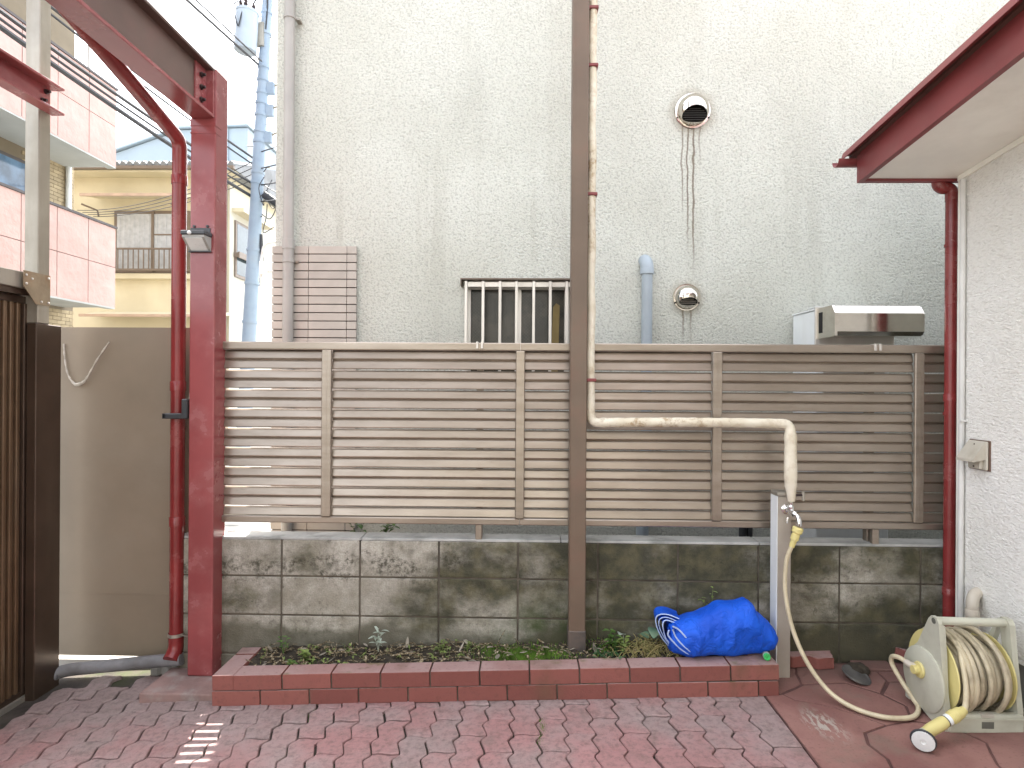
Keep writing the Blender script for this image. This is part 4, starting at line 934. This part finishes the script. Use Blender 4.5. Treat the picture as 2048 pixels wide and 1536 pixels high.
# soil
bm = B(); NX, NYY = 150, 16; gridv = {}
def soilz(x, y): return gz(x) + .112 + .020 * noise.noise((x * 4, y * 9, 3)) + .012 * noise.noise((x * 22, y * 22, 1)) + (y - 2.80) * .10
for i in range(NX + 1):
    for j in range(NYY + 1):
        x = -1.322 + (1.055 + 1.322) * i / NX; y = 2.796 + .203 * j / NYY
        gridv[i, j] = bm.verts.new((x, y, soilz(x, y)))
for i in range(NX):
    for j in range(NYY): bm.faces.new((gridv[i, j], gridv[i + 1, j], gridv[i + 1, j + 1], gridv[i, j + 1]))
obj('soil', bm, MT['soil'], smooth=True, kind='structure')
def leaf(bm, p, d, ln, wd, droop=.3, n=4, up=Vector((0, 0, 1))):
    d = Vector(d).normalized(); s = d.cross(up)
    if s.length < .05: s = Vector((1, 0, 0))
    s.normalize(); prev = None; p = Vector(p)
    for i in range(n + 1):
        q = i / n; wdt = wd * math.sin(math.pi * min(.98, .10 + q * .90)) ** .8
        c = p + d * ln * q - up * droop * ln * q * q
        fold = up * wdt * .25
        cur = (bm.verts.new(c - s * wdt + fold), bm.verts.new(c), bm.verts.new(c + s * wdt + fold))
        if prev:
            bm.faces.new((prev[0], prev[1], cur[1], cur[0])); bm.faces.new((prev[1], prev[2], cur[2], cur[1]))
        prev = cur
# litter: twigs and dead leaf scraps
bm = B()
for i in range(760):
    x = random.uniform(-1.30, .82) if i % 4 else random.uniform(-1.3, -.2); y = random.uniform(2.80, 2.99)
    z = soilz(x, y) + random.uniform(.001, .016); a = random.uniform(0, 6.28)
    if i % 3 == 0:
        ln = random.uniform(.02, .10); d = Vector((math.cos(a), math.sin(a) * .5, random.uniform(-.1, .35))) * ln; r_ = random.uniform(.0007, .0024)
        tube(bm, [Vector((x, y, z)), Vector((x, y, z)) + d * .5 + Vector((0, 0, random.uniform(0, .006))), Vector((x, y, z)) + d], r_, 4, False)
    else:
        s_ = random.uniform(.006, .024) * random.uniform(.5, 1); u = Vector((math.cos(a), math.sin(a), random.uniform(-.5, .8))).normalized() * s_; v = Vector((-math.sin(a), math.cos(a), random.uniform(-.4, .8))).normalized() * s_ * random.uniform(.25, .55)
        p = Vector((x, y, z + .003)); up_ = Vector((0, 0, s_ * random.uniform(-.3, .4)))
        q = [bm.verts.new(p - u), bm.verts.new(p - u * .3 + v), bm.verts.new(p + u * .5 + v * .7), bm.verts.new(p + u + up_), bm.verts.new(p + u * .4 - v), bm.verts.new(p - u * .4 - v * .8), bm.verts.new(p + up_ * .5)]
        for k_ in range(6): bm.faces.new((q[k_], q[(k_ + 1) % 6], q[6]))
obj('leaf_litter', bm, MT['litter'], kind='stuff')
for i, (x, y, a, ln, r_) in enumerate(((-.95, 2.90, .35, .14, .004), (-.63, 2.86, -.35, .16, .004), (-.35, 2.90, .25, .13, .003), (-.62, 2.95, .1, .2, .0025), (.60, 2.93, -.5, .16, .003), (-.13, 2.95, 1.1, .10, .002))):
    z = soilz(x, y) + .010; d = Vector((math.cos(a), math.sin(a) * .25, .12 * math.sin(i * 2.1) + (.9 if i == 5 else 0)))
    p = Vector((x, y, z + .004)); single('dead_twig', T([p, p + d * ln * .5 + Vector((0, .004, .006)), p + d * ln], [r_, r_ * .9, r_ * .5], 6), MT['litter'], 'thin dry twig lying on the planter soil', 'twig', p, True, 'dry twigs on the soil')
bm = B()
for i in range(46):
    x = random.uniform(-1.28, .25) if i % 5 else random.uniform(.3, .8); y = random.uniform(2.815, 2.97); a = random.uniform(0, 6.28)
    leaf(bm, (x, y, soilz(x, y) + .008 + random.uniform(0, .012)), (math.cos(a), math.sin(a) * .6, random.uniform(-.1, .5)), random.uniform(.022, .055), random.uniform(.005, .012), random.uniform(-.4, .6), 5)
obj('dead_leaves', bm, simple('dead_leaf', (.27, .24, .19), .85, var=.45, vs=9, dirt=(.10, .07, .04), damt=.7, ds=7), None, True, kind='stuff')
bm = B()
for i in range(70):
    x = random.choice((random.uniform(-1.28, -.2), random.gauss(-1.0, .12), random.gauss(-.3, .12))); y = random.uniform(2.81, 2.98); p = Vector((x, y, soilz(x, y)))
    if not -1.3 < x < .2: continue
    h = random.uniform(.01, .04); tube(bm, [p, p + Vector((random.uniform(-.006, .006), 0, h))], .0009, 4, False)
    for k_ in range(random.randint(2, 4)):
        a = random.uniform(0, 6.28); leaf(bm, p + Vector((0, 0, h * random.uniform(.5, 1))), (math.cos(a), math.sin(a), random.uniform(.1, .9)), random.uniform(.010, .026), random.uniform(.002, .006), .3, 3)
obj('weed_sprouts', bm, MT['leafyel'], None, True, kind='stuff')
# moss cushions
bm = B()
def blades(bm, cx, cy, sx, sy, n, h0, h1):
    for i in range(n):
        x = cx + random.gauss(0, sx); y = min(2.992, max(2.802, cy + random.gauss(0, sy))); z = soilz(x, y)
        a = random.uniform(0, 6.28); d = Vector((math.cos(a), math.sin(a), 0)) * random.uniform(.0015, .003); h = random.uniform(h0, h1)
        p = Vector((x, y, z - .003))
        bm.faces.new([bm.verts.new(p - d), bm.verts.new(p + d), bm.verts.new(p + Vector((random.uniform(-.006, .006), random.uniform(-.006, .006), h)))])
blades(bm, .02, 2.86, .095, .05, 5200, .008, .026); blades(bm, -.12, 2.93, .06, .03, 900, .005, .016); blades(bm, .40, 2.93, .05, .03, 600, .005, .018); blades(bm, -1.0, 2.83, .05, .02, 200, .004, .012)
obj('moss', bm, MT['moss'], kind='stuff')

# weeds
def weed(name, label, cat, x, y, n, h, ln, wd, m, group=None, spread=.6, stems=3, z=None, droop=.35):
    z = soilz(x, y) - .002 if z is None else z
    bm = B(); p0 = Vector((x, y, z))
    for s_ in range(stems):
        a = random.uniform(0, 6.28); tip = p0 + Vector((math.cos(a) * spread * h * random.random(), math.sin(a) * spread * h * .4 * random.random(), h * random.uniform(.6, 1.)))
        pts = [p0, p0.lerp(tip, .5) + Vector((0, 0, h * .08)), tip]
        tube(bm, pts, [.0016, .0013, .0008], 5, False)
        for k_ in range(n):
            q = .25 + .75 * (k_ + 1) / n; b_ = p0.lerp(tip, q) + Vector((0, 0, h * .05)); aa = a + k_ * 2.4 + random.random()
            leaf(bm, b_, (math.cos(aa), math.sin(aa) * .7, random.uniform(.15, .8)), ln * random.uniform(.7, 1.1), wd * random.uniform(.8, 1.1), droop)
    return single(name, bm, MT[m], label, cat, (x, y, z), True, group)
weed('weed', 'small green weed at the left inner corner of the planter', 'weed', -1.19, 2.95, 5, .09, .025, .007, 'leaf')
weed('weed', 'bright green leafy weed near the planter end by the red column', 'weed', -1.06, 2.88, 5, .05, .035, .010, 'leafyel', stems=4)
weed('weed', 'low bright green sprout hanging over the planter brick by the footing', 'weed', -1.10, 2.815, 4, .03, .03, .008, 'leaf')
weed('silver_weed', 'upright silvery leaved weed against the block wall', 'weed', -.71, 2.93, 6, .11, .055, .007, 'leafgrey', stems=3, spread=.8)
weed('weed', 'tiny green sprout among the twigs beside the silvery weed', 'weed', -.85, 2.83, 4, .025, .02, .007, 'leafyel')
weed('weed', 'thin pale weed beside the moss at the brown post', 'weed', -.40, 2.92, 4, .07, .022, .004, 'leafyel', stems=5)
weed('weed', 'spindly yellow green weed in the middle of the planter', 'weed', -.27, 2.90, 4, .06, .022, .004, 'leafyel', stems=5)
weed('weed', 'leafy green weed to the right of the brown post', 'weed', .455, 2.91, 6, .10, .04, .013, 'leaf', stems=3)
weed('weed', 'broad leaved weed between brown post and dry clump', 'weed', .50, 2.88, 5, .08, .035, .011, 'leafyel', stems=3)
weed('wall_fern', 'small fern-like weed rising behind the blue tarp', 'weed', .93, 2.97, 7, .16, .03, .006, 'leafyel', stems=2, z=.27, spread=.35)
weed('ivy_sprig', 'green sprig poking up in the gap under the fence', 'weed', -.90, 3.25, 5, .10, .05, .016, 'leaf', stems=2, z=.575, spread=.9)
weed('ivy_sprig', 'second leafy sprig in the gap under the fence', 'weed', -.76, 3.27, 6, .10, .055, .012, 'leaf', stems=3, z=.575, spread=1.2)
single('planting_mound', box(-1.1, -.6, 3.17, 3.40, -.045, .577, b=.03, seg=2), MT['soil'], 'raised bed of dark soil behind the block wall holding the sprigs', 'soil bed', (-.85, 3.28, -.045))
# fern cushion right of the post
bm = B()
for i in range(26):
    x = random.uniform(.335, .47); y = random.uniform(2.81, 2.93); z = soilz(x, y); a = random.uniform(-2.6, -.5) if i % 2 else random.uniform(0, 6.28)
    d = Vector((math.cos(a), math.sin(a), random.uniform(.6, 1.3))).normalized(); ln = random.uniform(.04, .075)
    for k_ in range(7):
        q = .2 + k_ / 8; c = Vector((x, y, z)) + d * ln * q; s_ = d.cross(Vector((0, 0, 1))).normalized()
        for sg in (-1, 1): leaf(bm, c, s_ * sg + d * .35, .014 * (1.15 - q), .003, .2, 2)
single('fern', bm, MT['fern'], 'dark green fern cushion at the foot of the brown post', 'fern', (.40, 2.87, .12))
bm = B()
for i in range(170):
    x = random.gauss(.60, .065); y = random.uniform(2.81, 2.95); z = soilz(x, y); p = Vector((x, y, z)); a = random.uniform(0, 6.28); ln = random.uniform(.03, .09)
    d = Vector((math.cos(a), math.sin(a) * .6, random.uniform(.2, 1.0)))
    pts = cr([p, p + d * ln * .5 + Vector((0, 0, .015)), p + d * ln + Vector((random.uniform(-.02, .02), 0, random.uniform(-.03, .01)))], 3)
    tube(bm, pts, [.0016] * (len(pts) - 1) + [.0005], 4, False)
single('dry_grass_clump', bm, MT['drygrass'], 'tangled clump of dry yellowing stems beside the blue tarp', 'grass clump', (.60, 2.88, .13))
for (x, y, z, d, ln, wd, m_, lab) in ((.655, 2.93, .24, (-.35, -.75, .25), .075, .036, 'broad', 'large dull green leaf leaning against the folded tarp end'), (.575, 2.96, .20, (.5, -.7, .55), .075, .030, 'broad', 'round green leaf behind the dry grass clump'), (.50, 2.97, .19, (-.4, -.5, .7), .06, .022, 'leafgrey', 'withered grey leaf standing against the block wall')):
    bm = B(); leaf(bm, (x, y, z), d, ln, wd, .55, 8); tube(bm, [(x, y, soilz(x, y)), (x, y + .003, (z + soilz(x, y)) / 2), (x, y, z)], .002, 5, False)
    single('broad_leaf', bm, MT[m_], lab, 'leaf', (x, y, soilz(x, y)), True)

# ================================================================== BLUE TARP
t = thing('blue_tarp', 'bundled bright blue tarpaulin with white hems dumped on the planter bricks', 'tarp', (.93, 2.87, .16))
tp_ = [(.690, .295), (.723, .312), (.807, .342), (.87, .366), (.932, .394), (1.004, .401), (1.051, .416), (1.076, .402), (1.095, .362), (1.117, .352), (1.150, .325), (1.175, .295), (1.190, .263)]
bt_ = [(.69, .190), (.709, .178), (.771, .166), (.908, .170), (1.06, .176), (1.12, .182), (1.165, .196), (1.19, .235)]
def interp(P, x):
    for (a, y), (b_, z) in zip(P, P[1:]):
        if x <= b_: 
            q = max(0, min(1, (x - a) / (b_ - a))); q = q * q * (3 - 2 * q) * .5 + q * .5
            return y + (z - y) * q
    return P[-1][1]
bm = B(); NX_, NA = 90, 64; rings = []
for i in range(NX_ + 1):
    x = .690 + (1.190 - .690) * (i / NX_); q = i / NX_
    zt, zb = interp(tp_, x), interp(bt_, x); zc = (zt + zb) / 2; hz = max(.004, (zt - zb) / 2)
    dep = .092 * (math.sin(math.pi * min(1, .14 + q * .82)) ** .5) + .006; ring = []
    for k_ in range(NA):
        a = 2 * math.pi * k_ / NA; ca, sa = math.cos(a), math.sin(a)
        yy = math.copysign(abs(ca) ** .75, ca) * dep; zz = math.copysign(abs(sa) ** .85, sa) * hz
        p = Vector((x, 2.848 - yy, zc + zz))
        f = 0
        for sdx, fr_, am in ((0, 5, .020), (3, 12, .0065), (9, 30, .0022)):
            nv = noise.noise((p.x * fr_ + p.z * fr_ * .7 + sdx, p.y * fr_ * .6, (p.z - p.x * .8) * fr_ * .9))
            f += am * (1 - 2.2 * abs(nv)) if fr_ < 30 else am * nv
        if k_ % NA in (NA // 4,): f *= .4
        out = Vector((0, -ca, sa * .35))
        p += out * f * min(1, hz / .05)
        ring.append(bm.verts.new(p))
    rings.append(ring)
for a, b_ in zip(rings, rings[1:]):
    for k_ in range(NA): bm.faces.new((a[k_], a[(k_ + 1) % NA], b_[(k_ + 1) % NA], b_[k_]))
bm.faces.new(rings[0][::-1]); bm.faces.new(rings[-1])
body = obj('body', bm, MT['tarp'], t, 80)
arcs = [
    ([(.741, .323), (.688, .341), (.647, .342), (.631, .322), (.638, .28), (.660, .233), (.690, .196)], 2.845, .10, .0030),
    ([(.725, .317), (.684, .331), (.655, .330), (.643, .312), (.650, .276), (.672, .232), (.700, .198)], 2.835, .09, .0022),
    ([(.713, .313), (.678, .322), (.660, .312), (.662, .281), (.676, .236), (.706, .200)], 2.825, .08, .0030),
    ([(.675, .300), (.672, .275), (.698, .244), (.735, .210), (.776, .186)], 2.768, .06, .0042),
    ([(.690, .306), (.704, .273), (.732, .240), (.770, .208)], 2.758, .05, .0036),
    ([(.690, .320), (.718, .305), (.752, .270)], 2.762, .05, .0040)]
for pts, y, dp, r_ in arcs:
    c = cr([(a, y + .003 * math.sin(i * 2), b_) for i, (a, b_) in enumerate(pts)], 6)
    bm = B(); fr_ = [bm.verts.new(p) for p in c]; th_ = .002
    cen = Vector((.74, 0, .26))
    bk_ = [bm.verts.new(p + Vector((.012, dp, .0))) for p in c]
    fi = [bm.verts.new(p + (Vector((cen.x, p.y, cen.z)) - p).normalized() * th_) for p in c]; bi = [bm.verts.new(p.co + (Vector((cen.x, p.co.y, cen.z)) - p.co).normalized() * th_) for p in bk_]
    for i in range(len(c) - 1):
        bm.faces.new((fr_[i], fr_[i + 1], bk_[i + 1], bk_[i])); bm.faces.new((fi[i + 1], fi[i], bi[i], bi[i + 1])); bm.faces.new((fr_[i], fi[i], fi[i + 1], fr_[i + 1])); bm.faces.new((bk_[i + 1], bi[i + 1], bi[i], bk_[i]))
    fo = obj('fold', bm, MT['tarp'], t, True)
    obj('hem', T(c, r_, 7), MT['tarpedge'], fo, True)

# small things on and beside the planter
t = thing('bottle_neck', 'small clear bottle stub with bright green screw cap on the planter brick', 'bottle', (1.118, 2.765, .182))
zt = z2(1.12) + .066
obj('bottle', L([(.014, 0), (.0165, .004), (.0165, .022), (.013, .026)], (1.121, 2.774, zt + .0165), (-.25, -1, .10), 16), MT['clear'], t, 40)
obj('cap', L([(.0150, .024), (.0155, .026), (.0155, .036), (.0135, .0385), (.009, .0385), (.008, .030), (.001, .030)], (1.121, 2.774, zt + .0165), (-.25, -1, .10), 18), MT['green'], t, 40)
def loose_paver(label, loc, rot):
    bm = B(); o_ = paver_outline(.0)
    prism(bm, o_, 'Z', -.055, 0); bmesh.ops.bevel(bm, geom=[e for e in bm.edges if abs(e.verts[0].co.z) < 1e-5 and abs(e.verts[1].co.z) < 1e-5], offset=.004, segments=1, affect='EDGES')
    o = obj('loose_paver', bm, MT['brick'], None, False, loc, rot); return tag(o, label, 'paver')
loose_paver('loose wavy red paver lying flat beside the tap pillar against the block wall', (1.285, 2.965, gz(1.4) + .056), (R(-2), TILT, R(78)))
loose_paver('loose red paver half hidden behind the hose reel', (1.845, 2.985, gz(1.9) + .075), (R(6), R(14), R(70)))
single('flat_stone', box(1.62, 1.80, 2.90, 2.995, .0, .075, b=.006, seg=2), MT['apron'], 'flat worn stone slab against the foot of the block wall', 'stone', (1.7, 2.95, .055))
t = thing('old_lid', 'dark round weathered lid leaning over a clump of dirt beside the loose paver', 'lid', (1.575, 2.85, .056))
bm = L([(.062, 0), (.064, .002), (.064, .006), (.058, .008), (.056, .0065), (.03, .0065), (.028, .0075), (.001, .0075)], (0, 0, 0), (0, 0, 1), 32); obj('disc', bm, MT['lid'], t, 35, (1.560, 2.825, .078), (R(13), R(15), 0))
bm = B(); r = bmesh.ops.create_icosphere(bm, subdivisions=3, radius=1)
for v in bm.verts:
    f = 1 + .25 * noise.noise(v.co * 2.3) + .12 * noise.noise(v.co * 6); v.co = Vector((1.598 + v.co.x * .055 * f, 2.885 + v.co.y * .045 * f, .075 + v.co.z * .033 * f))
obj('dirt', bm, MT['soil'], t, True)

# ================================================================== BEYOND: pink building, cream house, grey house, pole, wires
t = thing('pink_building', 'pink clad apartment building with panelled balconies across the street', 'building', (-11, 9, -.13))
obj('core', box(-16, -9.0, 2, 11.72, -.13, 10.2), MT['tanwall'], t)
for (z0, zj, z1_) in ((2.87, 3.65, 4.42), (5.61, 6.39, 7.12)):
    bal = obj('balcony', box(-8.16, -8.02, 3.0, 11.50, z0 + .02, z1_ - .01), MT['pinkdark'], t)
    for yc in range(-2, 8):
        ya = 11.505 - (yc + 3) * .731 ; yb = ya + .727
        for za, zb_ in ((z0, zj - .004), (zj + .004, z1_ - .012)):
            obj('panel', box(-8.02, -7.995, ya + .010, yb - .002, za, zb_ - .004), MT['pink'], bal)
    obj('coping', box(-8.18, -7.975, 3.0, 11.53, z1_ - .0115, z1_ + .03), MT['pinkdark'], bal)
    obj('slab', box(-9.0, -8.165, 3.0, 11.50, z0 - .0, z0 + .2), MT['undersl'], bal)
    obj('slab_edge', box(-8.16, -8.0, 3.0, 11.50, z0 - .03, z0 + .0195), MT['undersl'], bal)
for zz in (4.47, 1.67):
    for r_ in range(16 if zz > 2 else 16):
        z = zz + .072 * r_
        for c_ in range(6):
            y = 11.715 - (c_ + 1) * .205 + (.1 if r_ % 2 else 0)
            if y > 11.69: continue
            obj('brick', box(-9.0, -8.985, y, min(y + .197, 11.716), z, z + .064), MT['tanbrick'], t)
wn = obj('window', box(-9.0, -8.95, 8.6, 10.55, 4.50, 5.36), MT['pinkdark'], t)
for a, b_ in ((8.66, 9.55), (9.60, 10.49)): obj('pane', box(-8.95, -8.945, a, b_, 4.56, 5.30), MT['bglass'], wn)
obj('rain_pipe', T([(-8.93, 11.50, 2.9), (-8.93, 11.50, 5.61)], .05, 12), MT['white'], t, True)
rl = obj('roof_railing', box(-8.10, -8.06, 3.0, 11.2, 7.86, 7.90), MT['whitepipe'], t)
for i in range(6): obj('rail', box(-8.10, -8.06, 3.0, 11.2, 7.98 + i * .12, 8.03 + i * .12), MT['whitepipe'], rl)
for i in range(8): obj('baluster', box(-8.055, -8.02, 3.1 + i * 1.1, 3.14 + i * 1.1, 7.15, 8.7), MT['whitepipe'], rl)

t = thing('cream_house', 'cream rendered two storey house with tiled eaves and a railed window', 'house', (-10.5, 19, -.13))
obj('wall', box(-14.5, -8.26, 16.5, 23.5, -.13, 7.20), MT['cream'], t)
obj('side_wall', box(-8.2595, -8.24, 16.503, 23.5, -.13, 6.9), MT['whitewall'], t)
rf = obj('roof', prism(B(), [(16.0, 7.30), (19.8, 8.45), (24, 7.30), (24, 7.18), (16.0, 7.18)], 'X', -14.9, -7.85), MT['tilegrey'], t)
for i in range(38): obj('roof_tile', T([(-14.8 + i * .185, 15.97, 7.33), (-14.8 + i * .185, 17.6, 7.82)], .075, 8), MT['tilegrey'], rf)
obj('gutter', box(-14.9, -7.85, 15.90, 15.995, 7.18, 7.26), MT['brownalu'], rf)
obj('soffit_board', box(-14.8, -7.9, 16.02, 16.5, 7.13, 7.178), MT['cream'], t)
wn = obj('window', box(-11.47, -9.34, 16.44, 16.5, 4.46, 6.19), MT['brownalu'], t)
for a, b_ in ((-11.38, -10.40), (-10.33, -9.43)):
    obj('curtain', box(a, b_, 16.425, 16.4395, 4.55, 6.10), MT['curtain'], wn)
    bm = B()
    for i in range(7): bx(bm, a + .03 + i * (b_ - a) / 7, a + .09 + i * (b_ - a) / 7, 16.415, 16.4245, 4.56, 6.09, b=.003)
    obj('curtain_fold', bm, MT['curtain'], wn)
obj('mullion', box(-10.40, -10.33, 16.40, 16.4395, 4.5, 6.16), MT['brownalu'], wn); obj('transom', box(-10.33, -9.43, 16.405, 16.414, 5.50, 5.54), MT['brownalu'], wn)
ra = obj('window_railing', box(-11.5, -9.3, 16.16, 16.20, 5.05, 5.10), MT['brownalu'], t)
obj('rail', box(-11.5, -9.3, 16.16, 16.20, 4.48, 4.53), MT['brownalu'], ra)
for i in range(16): obj('baluster', box(-11.48 + i * .143, -11.455 + i * .143, 16.17, 16.19, 4.53, 5.05), MT['brownalu'], ra)
for x in (-11.5, -9.34): obj('bracket', box(x, x + .04, 16.2, 16.5, 4.49, 4.53), MT['brownalu'], ra)
obj('sill', box(-11.6, -9.2, 16.3, 16.5, 4.28, 4.42), MT['cream'], t)
for z, a, b_ in ((6.42, -11.95, -9.15), (3.18, -11.95, -8.1)):
    aw = obj('awning', prism(B(), [(15.85, z), (15.85, z + .05), (16.5, z + .20), (16.5, z + .13)], 'X', a, b_), MT['cream'], t)
    obj('edge', box(a - .03, b_ + .03, 15.80, 15.849, z - .01, z + .06), MT['awning'], aw)
for x in (-11.7, -9.25): obj('clothes_bracket', T([(x - .3, 15.9, 6.22), (x, 16.1, 6.10), (x, 16.15, 5.95)], .025, 6), MT['brownalu'], t)
w2 = obj('window', box(-8.24, -8.19, 16.75, 18.35, 4.42, 6.02), MT['brownalu'], t)
for a, b_ in ((16.83, 17.52), (17.58, 18.28)): obj('pane', box(-8.19, -8.185, a, b_, 4.5, 5.94), MT['dglass'], w2)
ra = obj('window_railing', box(-8.10, -8.06, 16.7, 18.4, 4.95, 5.12), MT['brownalu'], t)
for y in (16.72, 18.34): obj('bracket', box(-8.2395, -8.10, y, y + .04, 4.97, 5.10), MT['brownalu'], ra)
obj('side_awning', box(-8.2395, -7.9, 16.6, 18.6, 6.22, 6.32), MT['cream'], t)
obj('drain_pipe', T([(-8.33, 16.44, .5), (-8.33, 16.44, 7.1)], .045, 10), MT['brownalu'], t, True)

t = thing('grey_house', 'pale blue grey metal clad house behind the cream house', 'house', (-14, 26, -.13))
bm = B(); prism(bm, [(-17.2, -.13), (-17.2, 10.55), (-14.0, 11.66), (-11.28, 11.75), (-11.28, -.13)], 'Y', 24, 30); obj('wall', bm, MT['greywall'], t)
bm = B(); prism(bm, [(-17.3, 10.56), (-14.0, 11.70), (-11.2, 11.79), (-11.2, 11.86), (-14.0, 11.78), (-17.3, 10.64)], 'Y', 23.85, 30.1); obj('roof', bm, MT['greywall'], t)
obj('downpipe', T([(-12.1, 23.95, 5), (-12.1, 23.95, 11.7)], .05, 8), MT['greywall'], t)

# far house closing the street so the view does not end in the void
t = thing('far_house', 'plain pale house at the far end of the street', 'house', (-4, 45, -.13))
obj('wall', box(-9, 1, 42, 50, -.13, 6.5), MT['whitewall'], t)
obj('roof', prism(B(), [(41.5, 6.5), (46, 8.6), (50.5, 6.5)], 'X', -9.5, 1.5), MT['tilegrey'], t)
for x in (-7.6, -4.6, -1.6): obj('window', box(x, x + 1.4, 41.95, 42, 3.6, 4.9), MT['dglass'], t)

# utility pole
PB = Vector((-5.47, 11.5, -.13)); PT = Vector((-4.93, 11.5, 11.0)); up = (PT - PB).normalized()
def pp(z): return PB + (PT - PB) * ((z + .13) / 11.13)
def pr_(z): return .140 - .055 * (z / 11)
t = thing('utility_pole', 'leaning concrete utility pole with grey transformer and steel bands', 'utility pole', PB)
obj('shaft', T([PB, pp(5), PT], [pr_(0), pr_(5), pr_(11)], 20), MT['polegrey'], t, 50)
for z in (2.6, 3.35, 4.0, 5.3, 5.5, 6.1, 6.3, 6.62, 6.85, 7.05, 7.3, 7.55, 8.2, 8.6):
    obj('band', L([(pr_(z) + .012, -.028), (pr_(z) + .014, 0), (pr_(z) + .012, .028)], pp(z), up, 20), MT['polegrey'], t, True)
for z in (6.2, 6.72, 7.15):
    c = pp(z); b_ = obj('arm_bracket', box(c.x + .09, c.x + .24, c.y - .05, c.y + .05, c.z - .13, c.z + .10, b=.01), MT['polegrey'], t)
    obj('arm', T([(c.x + .2, c.y, c.z + .02), (c.x + .38, c.y, c.z + .10), (c.x + .75, c.y, c.z + .10)], .022, 8), MT['galv'], b_, True)
for i in range(9):
    z = 5.6 + i * .42; c = pp(z); s_ = -1 if i % 2 else 1
    obj('step_bolt', T([c + Vector((s_ * .08, 0, 0)), c + Vector((s_ * .24, 0, 0))], .012, 6), MT['galv'], t)
tr = obj('transformer', L([(.17, 0), (.20, .02), (.205, .05), (.205, .72), (.215, .73), (.215, .77), (.16, .80)], (-5.36, 11.28, 7.72), up, 28), MT['transf'], t, 40)
for dx, dy in ((-.1, -.05), (.03, -.12), (.1, .05)):
    obj('bushing', L([(.03, 0), (.045, .02), (.03, .05), (.045, .07), (.03, .10), (.04, .12), (.02, .16), (.015, .2)], (-5.33 + dx, 11.28 + dy, 8.5), up, 12), MT['darkmetal'], tr, 40)
obj('hanger', box(-5.22, -5.05, 11.36, 11.44, 7.9, 8.35), MT['galv'], tr)
obj('lead', T(cr([(-5.42, 11.20, 8.66), (-5.5, 11.1, 8.5), (-5.4, 11.06, 8.1), (-5.34, 11.07, 8.3), (-5.30, 11.16, 8.66)], 6), .012, 6), MT['wire'], tr, True)
obj('lead', T(cr([(-5.24, 11.33, 8.66), (-5.05, 11.3, 8.9), (-4.99, 11.4, 8.8), (-5.03, 11.42, 8.2)], 6), .016, 6), MT['wire'], tr, True)
obj('crossarm', box(-5.55, -4.3, 11.36, 11.42, 9.35, 9.43), MT['galv'], t)
for x in (-5.45, -5.15, -4.6): obj('insulator', L([(.03, 0), (.06, .03), (.03, .06), (.06, .09), (.03, .12), (.03, .2)], (x, 11.39, 9.43), (0, 0, 1), 12), MT['polegrey'], t, 40)
# cable terminations tangle
bm = B()
for i in range(6):
    c = pp(5.35) + Vector((random.uniform(.1, .3), random.uniform(-.1, .1), random.uniform(-.5, .45)))
    tube(bm, cr([c, c + Vector((random.uniform(-.2, .2), random.uniform(-.1, .1), -.25)), c + Vector((random.uniform(-.25, .3), 0, -.55)), c + Vector((random.uniform(-.1, .3), 0, -.45))], 5), .009, 5, False)
obj('cable_tangle', bm, MT['wire'], t, True)
obj('splice_case', T([pp(4.95) + Vector((.16, 0, .12)), pp(4.95) + Vector((.75, 0, -.28))], .075, 12), MT['wire'], t, True)
obj('splice_case', T([pp(4.3) + Vector((.12, 0, .0)), pp(4.3) + Vector((.16, 0, -.6))], .035, 8), MT['wire'], t, True)

def wire(label, a, b_, sag, r_, grp):
    a, b_ = Vector(a), Vector(b_); pts = []
    for i in range(25):
        q = i / 24; pts.append(a.lerp(b_, q) - Vector((0, 0, 4 * sag * q * (1 - q))))
    single('overhead_wire', T(pts, r_, 6), MT['wire'], label, 'wire', pts[12], True, grp)
e1 = pp(5.15)
W_ = 'overhead cable of the thick bundle passing in front of the pink building'
for i in range(5):
    wire(W_, (-6.2 + .03 * i, -6, 7.05 + .10 * i), (e1.x - .12, e1.y + .02 * i, 5.05 + .13 * i + (.25 if i > 2 else 0)), .55 + .05 * (i % 3), (.030, .016, .024, .014, .020)[i], 'thick cable bundle in front of the pink building')
W2 = 'thin overhead wire slanting down across the white sky to the transformer'
wire(W2, (-5.65, -6, 6.75), (-5.12, 11.3, 7.50), .30, .022, 'wires to the transformer'); wire(W2, (-5.58, -6, 6.85), (-5.05, 11.3, 7.56), .30, .014, 'wires to the transformer')
W3 = 'overhead wire running on from the pole past the stucco house'
for i in range(4): wire(W3, (e1.x + .05, e1.y, 5.9 - i * .32), (-1.75, 8.0 + i * .2, 5.35 - i * .30), .06, .013, 'wires from the pole to the stucco house')
W4 = 'slim service wire between the pole and the cream house'
for i in range(4): wire(W4, (-12.0 - .15 * i, 16.35, 6.0 + .06 * i), (e1.x - .1, e1.y, 5.35 + .12 * i), .18 + .03 * i, .009, 'service wires to the cream house')
